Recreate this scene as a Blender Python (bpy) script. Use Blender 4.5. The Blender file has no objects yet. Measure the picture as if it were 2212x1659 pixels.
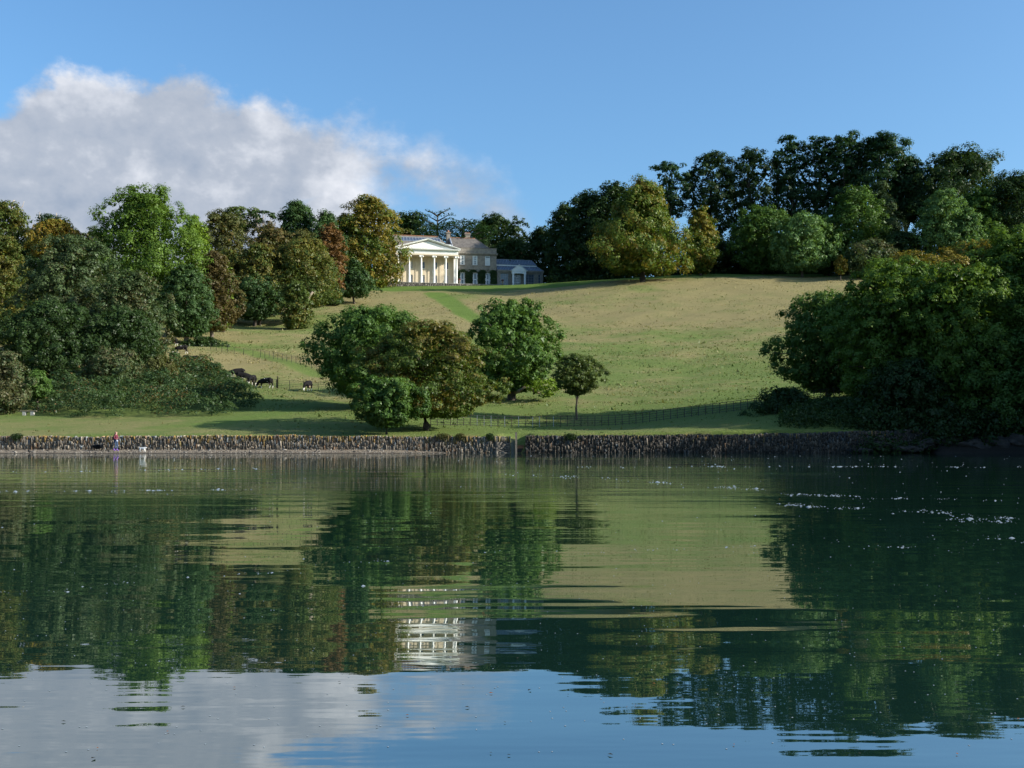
import bpy, math, random
import numpy as np
from mathutils import Vector

random.seed(7)
rng = np.random.default_rng(11)
R = math.radians
sc = bpy.context.scene
col = sc.collection

# ------------------------------------------------------------------ camera, sky, sun, exposure
F = 2438.0            # focal length in pixels of a 2212 pixel wide picture
HZ = 954.0            # row of the horizon in that picture
cam_d = bpy.data.cameras.new('camera')
cam_d.sensor_width = 36.0
cam_d.lens = 36.0 * F / 2212.0
cam_d.shift_y = (HZ - 829.5) / 2212.0
cam_d.clip_start = 0.1
cam_d.clip_end = 12000
cam = bpy.data.objects.new('camera', cam_d)
cam.location = (0, 0, 1.0)
cam.rotation_euler = (R(90), 0, 0)
col.objects.link(cam)
sc.camera = cam

SUN_EL = R(24)
SUN_A = R(12)         # how far the sun stands in front of the picture plane, on the right
S = Vector((math.cos(SUN_EL) * math.cos(SUN_A), -math.cos(SUN_EL) * math.sin(SUN_A), math.sin(SUN_EL)))
SKY_STRENGTH = 0.140
sun_d = bpy.data.lights.new('sun', 'SUN')
sun_d.energy = 5.0
sun_d.angle = R(0.53)
sun_d.color = (1.0, 0.945, 0.85)
sun = bpy.data.objects.new('sun', sun_d)
sun.rotation_euler = S.to_track_quat('Z', 'Y').to_euler()
sun.location = (200, -80, 150)
col.objects.link(sun)

sc.view_settings.view_transform = 'Standard'
sc.view_settings.look = 'None'
sc.view_settings.exposure = 0.74
sc.view_settings.gamma = 1.0
sc.view_settings.use_curve_mapping = False
sc.cycles.use_denoising = True
sc.cycles.max_bounces = 6
sc.cycles.diffuse_bounces = 3
sc.cycles.glossy_bounces = 3
sc.cycles.transmission_bounces = 3
sc.cycles.transparent_max_bounces = 6
sc.cycles.caustics_reflective = False
sc.cycles.caustics_refractive = False


class NT:
    """small helper round a node tree"""
    def __init__(self, tree):
        self.t = tree
        self.n = tree.nodes
        self.n.clear()

    def add(self, typ, **kw):
        nd = self.n.new(typ)
        for k, v in kw.items():
            setattr(nd, k, v)
        return nd

    def link(self, a, b):
        self.t.links.new(a, b)

    def put(self, sock, v):
        if hasattr(v, 'is_output'):
            self.link(v, sock)
        else:
            sock.default_value = v

    def math(self, op, a, b=0.0, c=0.0, clamp=False):
        nd = self.add('ShaderNodeMath', operation=op, use_clamp=clamp)
        self.put(nd.inputs[0], a)
        self.put(nd.inputs[1], b)
        self.put(nd.inputs[2], c)
        return nd.outputs[0]

    def vmath(self, op, a, b=(0, 0, 0)):
        nd = self.add('ShaderNodeVectorMath', operation=op)
        self.put(nd.inputs[0], a)
        self.put(nd.inputs[1], b)
        return nd.outputs[0]

    def mapr(self, v, a, b, c=0.0, d=1.0, smooth=True):
        nd = self.add('ShaderNodeMapRange', interpolation_type='SMOOTHSTEP' if smooth else 'LINEAR')
        self.put(nd.inputs[0], v)
        for i, x in enumerate((a, b, c, d)):
            self.put(nd.inputs[1 + i], x)
        return nd.outputs[0]

    def mix(self, f, a, b):
        nd = self.add('ShaderNodeMix', data_type='RGBA')
        self.put(nd.inputs['Factor'], f)
        for s, v in ((nd.inputs[6], a), (nd.inputs[7], b)):
            if not hasattr(v, 'is_output') and len(v) == 3:
                v = (*v, 1)
            self.put(s, v)
        return nd.outputs[2]

    def noise(self, vec, scale, detail=3.0, rough=0.5, w=0.0, dist=0.0):
        nd = self.add('ShaderNodeTexNoise', noise_dimensions='4D' if w else '3D')
        self.link(vec, nd.inputs['Vector'])
        nd.inputs['Scale'].default_value = scale
        nd.inputs['Detail'].default_value = detail
        nd.inputs['Roughness'].default_value = rough
        nd.inputs['Distortion'].default_value = dist
        if w:
            nd.inputs['W'].default_value = w
        return nd.outputs['Fac']

    def curve(self, v, pts):
        nd = self.add('ShaderNodeFloatCurve')
        c = nd.mapping.curves[0]
        nd.mapping.use_clip = False
        while len(c.points) > 2:
            c.points.remove(c.points[0])
        c.points[0].location = pts[0]
        c.points[-1].location = pts[-1]
        for p in pts[1:-1]:
            c.points.new(*p)
        nd.mapping.update()
        self.put(nd.inputs['Value'], v)
        return nd.outputs['Value']


world = bpy.data.worlds.new('World')
sc.world = world
world.use_nodes = True
w = NT(world.node_tree)
sky = w.add('ShaderNodeTexSky', sky_type='NISHITA')
sky.sun_disc = False
sky.sun_elevation = SUN_EL
sky.sun_rotation = math.atan2(S.x, S.y)
sky.altitude = 0
sky.air_density = 1.0
sky.dust_density = 2.2
sky.ozone_density = 5.5
tc = w.add('ShaderNodeTexCoord')
dirv = tc.outputs['Generated']
sx = w.add('ShaderNodeSeparateXYZ')
w.link(dirv, sx.inputs[0])
az = w.math('ARCTAN2', sx.outputs['X'], sx.outputs['Y'])
el = w.math('ARCSINE', sx.outputs['Z'])


def azr(c):
    return math.atan2(c - 1106, F)


def elr(c, r):
    return math.atan2(HZ - r, math.hypot(F, c - 1106))


# outline of the cloud bank: its upper and its lower edge as elevation over azimuth
up_pts = [(-3.14, 0.0), (-2.6, 0.0), (-2.0, 0.25), (-1.4, 0.18), (-0.9, 0.28)]
for c, r in ((-200, 210), (0, 178), (130, 128), (300, 120), (440, 138), (500, 196), (620, 214), (700, 245), (780, 225), (850, 235), (940, 252), (1000, 300), (1080, 350), (1150, 430)):
    up_pts.append((azr(c), elr(c, r)))
up_pts += [(0.12, 0.1), (0.5, 0.0), (3.14, 0.0)]
lo_pts = [(-3.14, 0.1), (-0.6, -0.1), (azr(480), -0.05), (azr(600), elr(600, 540)), (azr(690), elr(690, 520)), (azr(780), elr(780, 450)),
          (azr(900), elr(900, 425)), (azr(1080), elr(1080, 500)), (0.1, 0.0), (3.14, 0.2)]
SC_ = 6.2832


def norm01(pts):
    return [((a + math.pi) / SC_, b) for a, b in pts]


u01 = w.math('DIVIDE', w.math('ADD', az, math.pi), SC_)
hi_e = w.math('SUBTRACT', w.curve(u01, norm01(up_pts)), 0.012)
lo_e = w.curve(u01, norm01(lo_pts))
ae = w.add('ShaderNodeCombineXYZ')
w.link(az, ae.inputs[0])
w.link(w.math('MULTIPLY', el, 1.35), ae.inputs[1])
av = ae.outputs[0]
n1 = w.noise(av, 7.0, 7.0, 0.55, w=2.3)
n2 = w.noise(av, 18.0, 6.0, 0.6, w=5.1)
n2b = w.noise(av, 34.0, 8.0, 0.62, w=7.4)
warp = w.math('ADD', w.math('MULTIPLY', w.math('SUBTRACT', n1, 0.5), 0.12), w.math('ADD', w.math('MULTIPLY', w.math('SUBTRACT', n2, 0.5), 0.075), w.math('MULTIPLY', w.math('SUBTRACT', n2b, 0.5), 0.035)))
d_hi = w.math('ADD', w.math('SUBTRACT', hi_e, el), warp)
d_lo = w.math('ADD', w.math('SUBTRACT', el, lo_e), w.math('MULTIPLY', warp, 1.3))
a_hi = w.mapr(d_hi, -0.004, w.mapr(az, azr(500), azr(1000), 0.024, 0.055))
a_lo = w.mapr(d_lo, -0.04, 0.045)
alpha = w.math('MULTIPLY', a_hi, a_lo)
# a brighter puff low behind the tree beside the house
puff = w.add('ShaderNodeVectorMath', operation='DISTANCE')
pc = w.add('ShaderNodeCombineXYZ')
w.link(az, pc.inputs[0])
w.link(w.math('MULTIPLY', el, 0.8), pc.inputs[1])
w.link(pc.outputs[0], puff.inputs[0])
puff.inputs[1].default_value = (azr(735), elr(735, 440) * 0.8, 0)
pa = w.mapr(w.math('ADD', puff.outputs['Value'], w.math('MULTIPLY', warp, 0.6)), 0.045, 0.015)
alpha = w.math('MAXIMUM', alpha, pa)
right = w.mapr(az, azr(850), azr(1120), 1.0, 0.75)
alpha = w.math('MULTIPLY', w.math('MULTIPLY', alpha, right), w.mapr(az, azr(1190), azr(1110), 0.0, 0.97))
# cloud shading: relief of the same noise seen from the sun's side, grey folds
off = w.vmath('ADD', av, (0.018, 0.014, 0))
n2c = w.noise(off, 18.0, 6.0, 0.6, w=5.1)
n1b = w.noise(off, 7.0, 7.0, 0.55, w=2.3)
rel = w.math('ADD', w.math('ADD', w.math('MULTIPLY', w.math('SUBTRACT', n1, n1b), 3.6), w.math('MULTIPLY', w.math('SUBTRACT', n2, n2c), 1.3)), 0.5)
rim = w.mapr(d_hi, 0.0, 0.06, 0.10, 0.0)
n3 = w.noise(av, 4.2, 6.0, 0.62, w=8.7, dist=0.6)
n4 = w.noise(av, 11.0, 4.0, 0.55, w=1.7)
shade = w.math('ADD', w.math('MULTIPLY', rel, 0.38), w.math('ADD', w.math('MULTIPLY', n3, 0.55), w.math('MULTIPLY', n4, 0.25)))
shade = w.math('ADD', w.math('ADD', shade, rim), w.math('MULTIPLY', pa, 0.2))
cr = w.add('ShaderNodeValToRGB')
w.link(shade, cr.inputs[0])
e = cr.color_ramp.elements
e[0].position = 0.42
e[0].color = (0.29, 0.345, 0.44, 1)
e[1].position = 0.90
e[1].color = (0.74, 0.755, 0.80, 1)
m_ = e.new(0.62)
m_.color = (0.40, 0.44, 0.515, 1)
bg = w.add('ShaderNodeBackground')
skyc = w.vmath('MULTIPLY', sky.outputs[0], (0.84, 0.99, 0.98))      # white balance of the daylight
w.link(skyc, bg.inputs['Color'])
bg.inputs['Strength'].default_value = SKY_STRENGTH
bc = w.add('ShaderNodeBackground')
w.link(cr.outputs[0], bc.inputs['Color'])
bc.inputs['Strength'].default_value = 0.74
mx = w.add('ShaderNodeMixShader')
w.link(alpha, mx.inputs[0])
w.link(bg.outputs[0], mx.inputs[1])
w.link(bc.outputs[0], mx.inputs[2])
wo = w.add('ShaderNodeOutputWorld')
w.link(mx.outputs[0], wo.inputs[0])


# ------------------------------------------------------------------ materials
def new_mat(name):
    m = bpy.data.materials.new(name)
    m.use_nodes = True
    return m, NT(m.node_tree)


def finish(t, shader):
    o = t.add('ShaderNodeOutputMaterial')
    t.link(shader, o.inputs[0])


def plain(name, c, rough=0.8, c2=None, scale=3.0, metallic=0.0, bump=0.0, detail=4, coat=0):
    m, t = new_mat(name)
    p = t.add('ShaderNodeBsdfPrincipled')
    g = t.add('ShaderNodeNewGeometry')
    n = t.noise(g.outputs['Position'], scale, detail, 0.6)
    c2 = c2 or tuple(x * 0.72 for x in c)
    t.link(t.mix(t.mapr(n, 0.3, 0.7), c2, c), p.inputs['Base Color'])
    p.inputs['Roughness'].default_value = rough
    p.inputs['Metallic'].default_value = metallic
    if bump:
        b = t.add('ShaderNodeBump')
        b.inputs['Strength'].default_value = bump
        b.inputs['Distance'].default_value = 0.05
        t.link(n, b.inputs['Height'])
        t.link(b.outputs[0], p.inputs['Normal'])
    finish(t, p.outputs[0])
    return m


def make_leaf_mat(name='leaf', trans=0.28):
    m, t = new_mat(name)
    a = t.add('ShaderNodeAttribute', attribute_name='leafcol')
    d = t.add('ShaderNodeBsdfDiffuse')
    tr = t.add('ShaderNodeBsdfTranslucent')
    gl = t.add('ShaderNodeBsdfGlossy')
    gl.inputs['Roughness'].default_value = 0.45
    gl.inputs['Color'].default_value = (1, 1, 1, 1)
    t.link(a.outputs['Color'], d.inputs['Color'])
    tcol = t.vmath('MULTIPLY', a.outputs['Color'], (1.35, 1.35, 0.6))
    t.link(tcol, tr.inputs['Color'])
    mx = t.add('ShaderNodeMixShader')
    mx.inputs[0].default_value = trans
    t.link(d.outputs[0], mx.inputs[1])
    t.link(tr.outputs[0], mx.inputs[2])
    m2 = t.add('ShaderNodeMixShader')
    m2.inputs[0].default_value = 0.012
    t.link(mx.outputs[0], m2.inputs[1])
    t.link(gl.outputs[0], m2.inputs[2])
    finish(t, m2.outputs[0])
    return m


M = {}
M['leaf'] = make_leaf_mat()
M['bark'] = plain('bark', (0.11, 0.085, 0.06), 0.9, (0.05, 0.04, 0.03), 6, bump=0.6)
M['pale_bark'] = plain('pale_bark', (0.26, 0.21, 0.15), 0.9, (0.13, 0.10, 0.07), 5, bump=0.4)
M['deadwood'] = plain('deadwood', (0.42, 0.36, 0.29), 0.85, (0.25, 0.2, 0.16), 4)
M['cream'] = plain('cream_stucco', (0.86, 0.84, 0.78), 0.75, (0.82, 0.79, 0.72), 0.6)
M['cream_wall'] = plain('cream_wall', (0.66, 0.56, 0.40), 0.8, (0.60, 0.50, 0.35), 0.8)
M['stone'] = plain('brown_stone', (0.27, 0.235, 0.19), 0.9, (0.17, 0.148, 0.122), 1.4, detail=7)
M['slate'] = plain('slate_roof', (0.155, 0.135, 0.115), 0.85, (0.08, 0.07, 0.062), 1.1, detail=8)
M['lichen_slate'] = plain('lichen_slate', (0.22, 0.19, 0.155), 0.85, (0.11, 0.095, 0.08), 1.8, detail=8)
M['white'] = plain('white_paint', (0.78, 0.78, 0.76), 0.5, (0.7, 0.7, 0.69), 1.0)
M['lead'] = plain('lead', (0.30, 0.33, 0.38), 0.5, (0.22, 0.25, 0.29), 2)
M['dark'] = plain('dark_interior', (0.012, 0.013, 0.015), 0.9)
M['curtain'] = plain('curtain', (0.62, 0.62, 0.60), 0.9, (0.52, 0.52, 0.51), 2)
M['terracotta'] = plain('terracotta', (0.36, 0.15, 0.07), 0.85, (0.24, 0.12, 0.07), 5)
M['urn'] = plain('weathered_urn', (0.32, 0.26, 0.19), 0.9, (0.2, 0.17, 0.13), 6)
M['red'] = plain('red_petals', (0.45, 0.02, 0.03), 0.7, (0.3, 0.01, 0.02), 10)
M['iron'] = plain('fence_iron', (0.035, 0.033, 0.03), 0.6, (0.06, 0.045, 0.035), 8, metallic=0.3)
M['pale_iron'] = plain('bare_iron', (0.33, 0.35, 0.37), 0.45, (0.2, 0.22, 0.24), 8, metallic=0.3)
M['oak_post'] = plain('weathered_oak', (0.21, 0.17, 0.13), 0.85, (0.12, 0.1, 0.08), 7, bump=0.4)
M['wet_oak'] = plain('wet_oak', (0.05, 0.055, 0.05), 0.5, (0.03, 0.035, 0.03), 7)
M['concrete'] = plain('concrete', (0.42, 0.40, 0.36), 0.9, (0.3, 0.29, 0.26), 6, bump=0.2)
M['plank'] = plain('bench_plank', (0.26, 0.21, 0.15), 0.8, (0.18, 0.15, 0.1), 8)
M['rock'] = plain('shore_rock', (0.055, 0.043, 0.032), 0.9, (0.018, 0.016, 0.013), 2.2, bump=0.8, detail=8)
M['foam'] = plain('foam', (0.26, 0.30, 0.33), 0.7, (0.18, 0.21, 0.23), 20)


def glass_mat():
    m, t = new_mat('window_glass')
    p = t.add('ShaderNodeBsdfPrincipled')
    p.inputs['Base Color'].default_value = (0.05, 0.07, 0.09, 1)
    p.inputs['Roughness'].default_value = 0.08
    p.inputs['IOR'].default_value = 1.6
    finish(t, p.outputs[0])
    return m


M['glass'] = glass_mat()
m, t = new_mat('roof_glazing')
p = t.add('ShaderNodeBsdfPrincipled')
g = t.add('ShaderNodeNewGeometry')
n = t.noise(g.outputs['Position'], 0.8, 4, 0.6)
t.link(t.mix(n, (0.045, 0.06, 0.085), (0.11, 0.135, 0.18)), p.inputs['Base Color'])
p.inputs['Roughness'].default_value = 0.2
p.inputs['IOR'].default_value = 1.6
finish(t, p.outputs[0])
M['roof_glass'] = m


# ------------------------------------------------------------------ mesh helpers
def link(name, me, parent=None, mat=None, loc=None):
    o = bpy.data.objects.new(name, me)
    col.objects.link(o)
    if mat is not None and me is not None and not me.materials:
        me.materials.append(mat)
    if parent is not None:
        o.parent = parent
    if loc is not None:
        o.location = loc
    return o


def tag(o, label=None, cat=None, group=None, kind=None):
    if label:
        o['label'] = label
    if cat:
        o['category'] = cat
    if group:
        o['group'] = group
    if kind:
        o['kind'] = kind
    return o


def empty(name, loc, label, cat, group=None, rz=0.0):
    o = bpy.data.objects.new(name, None)
    col.objects.link(o)
    o.location = loc
    o.rotation_euler = (0, 0, rz)
    o.empty_display_size = 0.3
    return tag(o, label, cat, group)


def quads_mesh(name, V, Fc, smooth=False):
    """V (n,3), Fc (m,k) all faces with k corners"""
    V = np.ascontiguousarray(V, dtype=np.float32)
    Fc = np.ascontiguousarray(Fc, dtype=np.int32)
    me = bpy.data.meshes.new(name)
    m_, k = Fc.shape
    me.vertices.add(len(V))
    me.vertices.foreach_set('co', V.ravel())
    me.loops.add(m_ * k)
    me.loops.foreach_set('vertex_index', Fc.ravel())
    me.polygons.add(m_)
    me.polygons.foreach_set('loop_start', np.arange(0, m_ * k, k, dtype=np.int32))
    me.polygons.foreach_set('loop_total', np.full(m_, k, dtype=np.int32))
    if smooth:
        me.polygons.foreach_set('use_smooth', np.ones(m_, dtype=bool))
    me.update(calc_edges=True)
    return me


def face_col(me, cols, name='leafcol'):
    a = me.attributes.new(name, 'FLOAT_VECTOR', 'FACE')
    a.data.foreach_set('vector', np.ascontiguousarray(cols, dtype=np.float32).ravel())


class MB:
    """collects boxes, tubes, prisms and lathes; builds them as one mesh object"""
    def __init__(self):
        self.v, self.f, self.s = [], [], []

    def _push(self, vs, fs, smooth=False):
        o = len(self.v)
        self.v += [tuple(p) for p in vs]
        for f in fs:
            self.f.append(tuple(i + o for i in f))
            self.s.append(smooth)
        return self

    def box(self, x0, x1, y0, y1, z0, z1):
        vs = [(x, y, z) for z in (z0, z1) for y in (y0, y1) for x in (x0, x1)]
        return self._push(vs, [(0, 2, 3, 1), (4, 5, 7, 6), (0, 1, 5, 4), (2, 6, 7, 3), (0, 4, 6, 2), (1, 3, 7, 5)])

    def prism(self, poly, y0, y1):
        """polygon in x,z extruded along y"""
        n = len(poly)
        vs = [(x, y0, z) for x, z in poly] + [(x, y1, z) for x, z in poly]
        fs = [tuple(range(n)), tuple(range(2 * n - 1, n - 1, -1))]
        fs += [(i, i + n, (i + 1) % n + n, (i + 1) % n) for i in range(n)]
        return self._push(vs, fs)

    def tube(self, pts, rad, seg=6, cap=True):
        pts = [Vector(p) for p in pts]
        if not hasattr(rad, '__len__'):
            rad = [rad] * len(pts)
        vs, fs = [], []
        for i, p in enumerate(pts):
            d = (pts[min(i + 1, len(pts) - 1)] - pts[max(i - 1, 0)]).normalized()
            a = d.cross(Vector((0, 0, 1)))
            if a.length < 0.05:
                a = d.cross(Vector((0, 1, 0)))
            a.normalize()
            b = d.cross(a)
            for k in range(seg):
                q = 2 * math.pi * k / seg
                vs.append(p + (a * math.cos(q) + b * math.sin(q)) * rad[i])
        for i in range(len(pts) - 1):
            for k in range(seg):
                k2 = (k + 1) % seg
                fs.append((i * seg + k, i * seg + k2, (i + 1) * seg + k2, (i + 1) * seg + k))
        if cap:
            fs.append(tuple(range(seg))[::-1])
            fs.append(tuple((len(pts) - 1) * seg + k for k in range(seg)))
        return self._push(vs, fs, True)

    def lathe(self, prof, c=(0, 0, 0), seg=16):
        vs, fs = [], []
        for r, z in prof:
            for k in range(seg):
                q = 2 * math.pi * k / seg
                vs.append((c[0] + r * math.cos(q), c[1] + r * math.sin(q), c[2] + z))
        for i in range(len(prof) - 1):
            for k in range(seg):
                k2 = (k + 1) % seg
                fs.append((i * seg + k, i * seg + k2, (i + 1) * seg + k2, (i + 1) * seg + k))
        fs.append(tuple(range(seg))[::-1])
        fs.append(tuple((len(prof) - 1) * seg + k for k in range(seg)))
        return self._push(vs, fs, True)

    def poly(self, vs):
        return self._push(vs, [tuple(range(len(vs)))])

    def mesh(self, name):
        me = bpy.data.meshes.new(name)
        me.from_pydata(self.v, [], self.f)
        me.polygons.foreach_set('use_smooth', self.s)
        me.update()
        return me

    def build(self, name, mat, parent=None, loc=None):
        return link(name, self.mesh(name), parent, mat, loc)


# ------------------------------------------------------------------ terrain
TC = np.array([-900, -300, 0, 300, 560, 766, 1106, 1350, 1500, 1650, 1800, 2000, 2212, 2600, 3400], float)
TD = np.array([99, 105, 112, 118, 125, 140, 160, 200, 250, 300, 325, 345, 356], float)
TE = np.array([
    [12, 26, 42, 56, 75, 130, 190, 260, 310, 335, 342, 346, 350],
    [12, 26, 42, 56, 72, 125, 180, 245, 298, 325, 334, 342, 346],
    [12, 24, 38, 50, 64, 112, 165, 232, 286, 318, 328, 338, 342],
    [14, 26, 40, 52, 70, 115, 158, 215, 264, 303, 320, 332, 337],
    [14, 26, 42, 56, 72, 102, 138, 203, 254, 300, 319, 331, 336],
    [14, 22, 40, 56, 71, 97, 130, 199, 253, 303, 322, 332, 336],
    [16, 20, 25, 33, 46, 89, 125, 195, 250, 303, 323, 334, 339],
    [19, 23, 28, 34, 47, 89, 127, 197, 257, 322, 348, 353, 353],
    [22, 32, 45, 55, 66, 98, 132, 200, 263, 325, 353, 363, 362],
    [26, 45, 64, 73, 83, 107, 138, 205, 270, 330, 354, 362, 361],
    [25, 80, 96, 92, 98, 115, 148, 214, 278, 333, 355, 362, 361],
    [20, 75, 102, 112, 130, 160, 185, 235, 290, 340, 360, 366, 365],
    [15, 65, 100, 125, 150, 190, 220, 260, 310, 350, 365, 370, 368],
    [15, 65, 100, 125, 150, 195, 230, 275, 325, 360, 372, 375, 372],
    [15, 65, 100, 125, 150, 195, 230, 275, 325, 360, 372, 375, 372]], float)
TZ = 1 + TE * TD[None, :] / F
# fine regular table, smoothed
gc = np.arange(-900, 3401, 20.0)
gd = np.arange(99, 357, 1.0)
tmp = np.array([np.interp(gd, TD, r) for r in TZ])
GZ = np.array([np.interp(gc, TC, tmp[:, j]) for j in range(len(gd))]).T


def blur(a, ax, k):
    ker = np.hanning(k + 2)[1:-1]
    ker /= ker.sum()
    pad = [(0, 0), (0, 0)]
    pad[ax] = (k // 2, k // 2)
    b = np.pad(a, pad, mode='edge')
    return np.apply_along_axis(lambda v: np.convolve(v, ker, 'valid'), ax, b)


GZs = blur(blur(GZ, 0, 9), 1, 13)
edge_w = np.clip((gd - 99) / 8, 0, 1)[None, :]
GZ = GZ * (1 - edge_w) + GZs * edge_w


def sstep(a, b, x):
    t_ = np.clip((x - a) / (b - a), 0, 1)
    return t_ * t_ * (3 - 2 * t_)


def wave2(x, y, s):
    return (np.sin(x * s + 1.3 * np.sin(y * s * .7)) * np.cos(y * s * 1.1 + 1.7 * np.sin(x * s * .6)))


def ground(x, y):
    x = np.asarray(x, float)
    y = np.asarray(y, float)
    shift = 42 * sstep(45, 66, x) * (1 - sstep(92, 150, y))  # unseen headland added to carry the shading wood
    D = y + shift
    c = 1106 + F * x / np.maximum(D, 1)
    Dc = np.clip(D, 99, 356)
    fi = np.clip((c - gc[0]) / 20.0, 0, len(gc) - 1.001)
    fj = np.clip(Dc - 99.0, 0, len(gd) - 1.001)
    i = fi.astype(int)
    j = fj.astype(int)
    a = fi - i
    b = fj - j
    z = GZ[i, j] * (1 - a) * (1 - b) + GZ[i + 1, j] * a * (1 - b) + GZ[i, j + 1] * (1 - a) * b + GZ[i + 1, j + 1] * a * b
    z = z + np.where(D > 356, 2.0 * sstep(356, 420, D) - 14 * sstep(600, 2500, D), 0)
    amp = sstep(105, 170, D) * (1 - sstep(335, 352, D))
    z = z + amp * (0.22 * wave2(x, y, 0.16) + 0.10 * wave2(x + 9, y, 0.43))
    # shore: beach on the left, sea wall, rocky bank at the far right
    beach = np.interp(D, [60, 86, 93.8, 98.2], [-3.0, -0.6, 0.0, 0.30])
    deep = np.interp(D, [60, 86, 95, 98.2], [-3.5, -1.2, -0.55, -0.35])
    lo = beach * (1 - sstep(-12, 3, x)) + deep * sstep(-12, 3, x)
    bank = np.interp(D, [60, 90, 95.5, 97, 99.2], [-3.5, -0.8, -0.1, 0.9, 1.7])
    lo = np.where(x > 36, bank, lo)
    wall_t = sstep(98.45, 98.6, D)
    zz = lo * (1 - wall_t) + z * wall_t
    zz = np.where((x > 36), np.where(D < 99.2, bank, np.maximum(z, 1.4)), zz)
    # gap in the wall with the slipway
    gap = (x > -0.12) & (x < 1.17)
    zz = np.where(gap & (D < 101), np.interp(D, [98.4, 101], [-0.1, 1.6]), zz)
    return zz


def gz(x, y):
    return float(ground(np.array([x]), np.array([y]))[0])


def at_row(c, r, d0=99.5, d1=356):
    """walk out along a line of sight until the ground is met: world x, y, z"""
    for D in np.arange(d0, d1, 0.25):
        x = (c - 1106) * D / F
        z = gz(x, D)
        if z >= 1 + (HZ - r) * D / F:
            return x, float(D), z
    x = (c - 1106) * d1 / F
    return x, d1, gz(x, d1)


def on(c, D):
    x = (c - 1106) * D / F
    return x, D, gz(x, D)


ys = [40, 55, 65, 72, 78, 83, 86, 88, 90, 92, 93, 94, 95, 96, 97, 97.6, 98.0, 98.2, 98.42, 98.47, 98.52, 98.57, 98.62, 98.7, 99.1, 99.6]
y_ = 100.2
while y_ < 365:
    ys.append(y_)
    y_ += 0.35 + (y_ - 98) * 0.0042
ys += [370, 378, 390, 410, 440, 480, 540, 620, 740, 900, 1200, 1700, 2400, 3400]
xs_f = np.arange(-112, 112.1, 0.8)
xo = [118, 125, 134, 146, 162, 184, 212, 250, 300, 370, 470, 620, 850, 1200, 1700, 2400, 3400]
xs = np.concatenate([-np.array(xo[::-1]), xs_f, xo])
ys = np.array(ys, float)
X, Y = np.meshgrid(xs, ys)
Z = ground(X, Y)
ny, nx = X.shape
Vt = np.stack([X.ravel(), Y.ravel(), Z.ravel()], 1)
ii = np.arange(ny - 1)[:, None] * nx + np.arange(nx - 1)[None, :]
Ft = np.stack([ii, ii + 1, ii + nx + 1, ii + nx], -1).reshape(-1, 4)
me = quads_mesh('ground', Vt, Ft, True)


def vnoise(x, y, s, seed=0):
    """smooth value noise"""
    r_ = np.random.default_rng(seed)
    g_ = r_.random((257, 257))
    a = (x * s) % 256
    b = (y * s) % 256
    i = a.astype(int)
    j = b.astype(int)
    u = a - i
    v_ = b - j
    u = u * u * (3 - 2 * u)
    v_ = v_ * v_ * (3 - 2 * v_)
    return g_[i, j] * (1 - u) * (1 - v_) + g_[i + 1, j] * u * (1 - v_) + g_[i, j + 1] * (1 - u) * v_ + g_[i + 1, j + 1] * u * v_


def seg_dist(x, y, pts):
    d = np.full(np.shape(x), 1e9)
    for (x0, y0), (x1, y1) in zip(pts[:-1], pts[1:]):
        dx, dy = x1 - x0, y1 - y0
        t_ = np.clip(((x - x0) * dx + (y - y0) * dy) / (dx * dx + dy * dy), 0, 1)
        d = np.minimum(d, np.hypot(x - x0 - t_ * dx, y - y0 - t_ * dy))
    return d


PATH = [at_row(c, r)[:2] for c, r in ((940, 634), (975, 656), (1002, 676), (1045, 700), (1150, 732), (1300, 746), (1450, 752))]
PATHW = None
TRACK = [at_row(c, r)[:2] for c, r in ((470, 748), (560, 768), (640, 790), (690, 812))]
LOWTRACK = [at_row(c, r)[:2] for c, r in ((330, 925), (480, 912), (640, 885), (700, 868), (790, 880))]


def masks(x, y):
    """dryness 0..1 (tan against green) and mown-lawn 0..1"""
    c = 1106 + F * x / np.maximum(y, 1)
    n_ = vnoise(x + 500, y, 0.045, 3) * 0.5 + vnoise(x + 500, y + 40, 0.14, 4) * 0.3 + vnoise(x + 500, y, 0.5, 5) * 0.2
    dry = np.interp(y, [98, 112, 122, 145, 180, 230, 290, 340, 349], [0.26, 0.06, 0.04, 0.20, 0.42, 0.60, 0.80, 0.88, 0.6])
    left = 1 - sstep(700, 900, c)
    dryl = np.interp(y, [98, 112, 122, 145, 180, 215, 240, 290, 340], [0.42, 0.48, 0.30, 0.44, 0.85, 0.60, 0.36, 0.70, 0.55])
    dry = dry * (1 - left) + dryl * left
    dry = dry - 0.06 + (n_ - 0.5) * 1.35
    lawn = sstep(327, 331, y + 3 * (vnoise(x, y, .1, 8) - .5) - 0.02 * np.clip(x, 0, 60)) * (1 - sstep(200, 230, np.abs(x)))
    dpath = seg_dist(x, y, PATH)
    wid = np.interp(y, [150, 230, 262, 330, 345], [0.5, 0.8, 2.8, 3.6, 7.0])
    lawn = np.maximum(lawn, (1 - sstep(wid * 0.75, wid * 1.1, dpath)) * np.where(c < 1100, 0.95, 0.45))
    lawn = np.maximum(lawn, 0.8 * (1 - sstep(1.0, 2.6, seg_dist(x, y, TRACK))))
    lawn = np.maximum(lawn, 0.55 * (1 - sstep(0.8, 2.2, seg_dist(x, y, LOWTRACK))))
    return np.clip(dry, 0, 1), np.clip(lawn, 0, 1)


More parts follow.
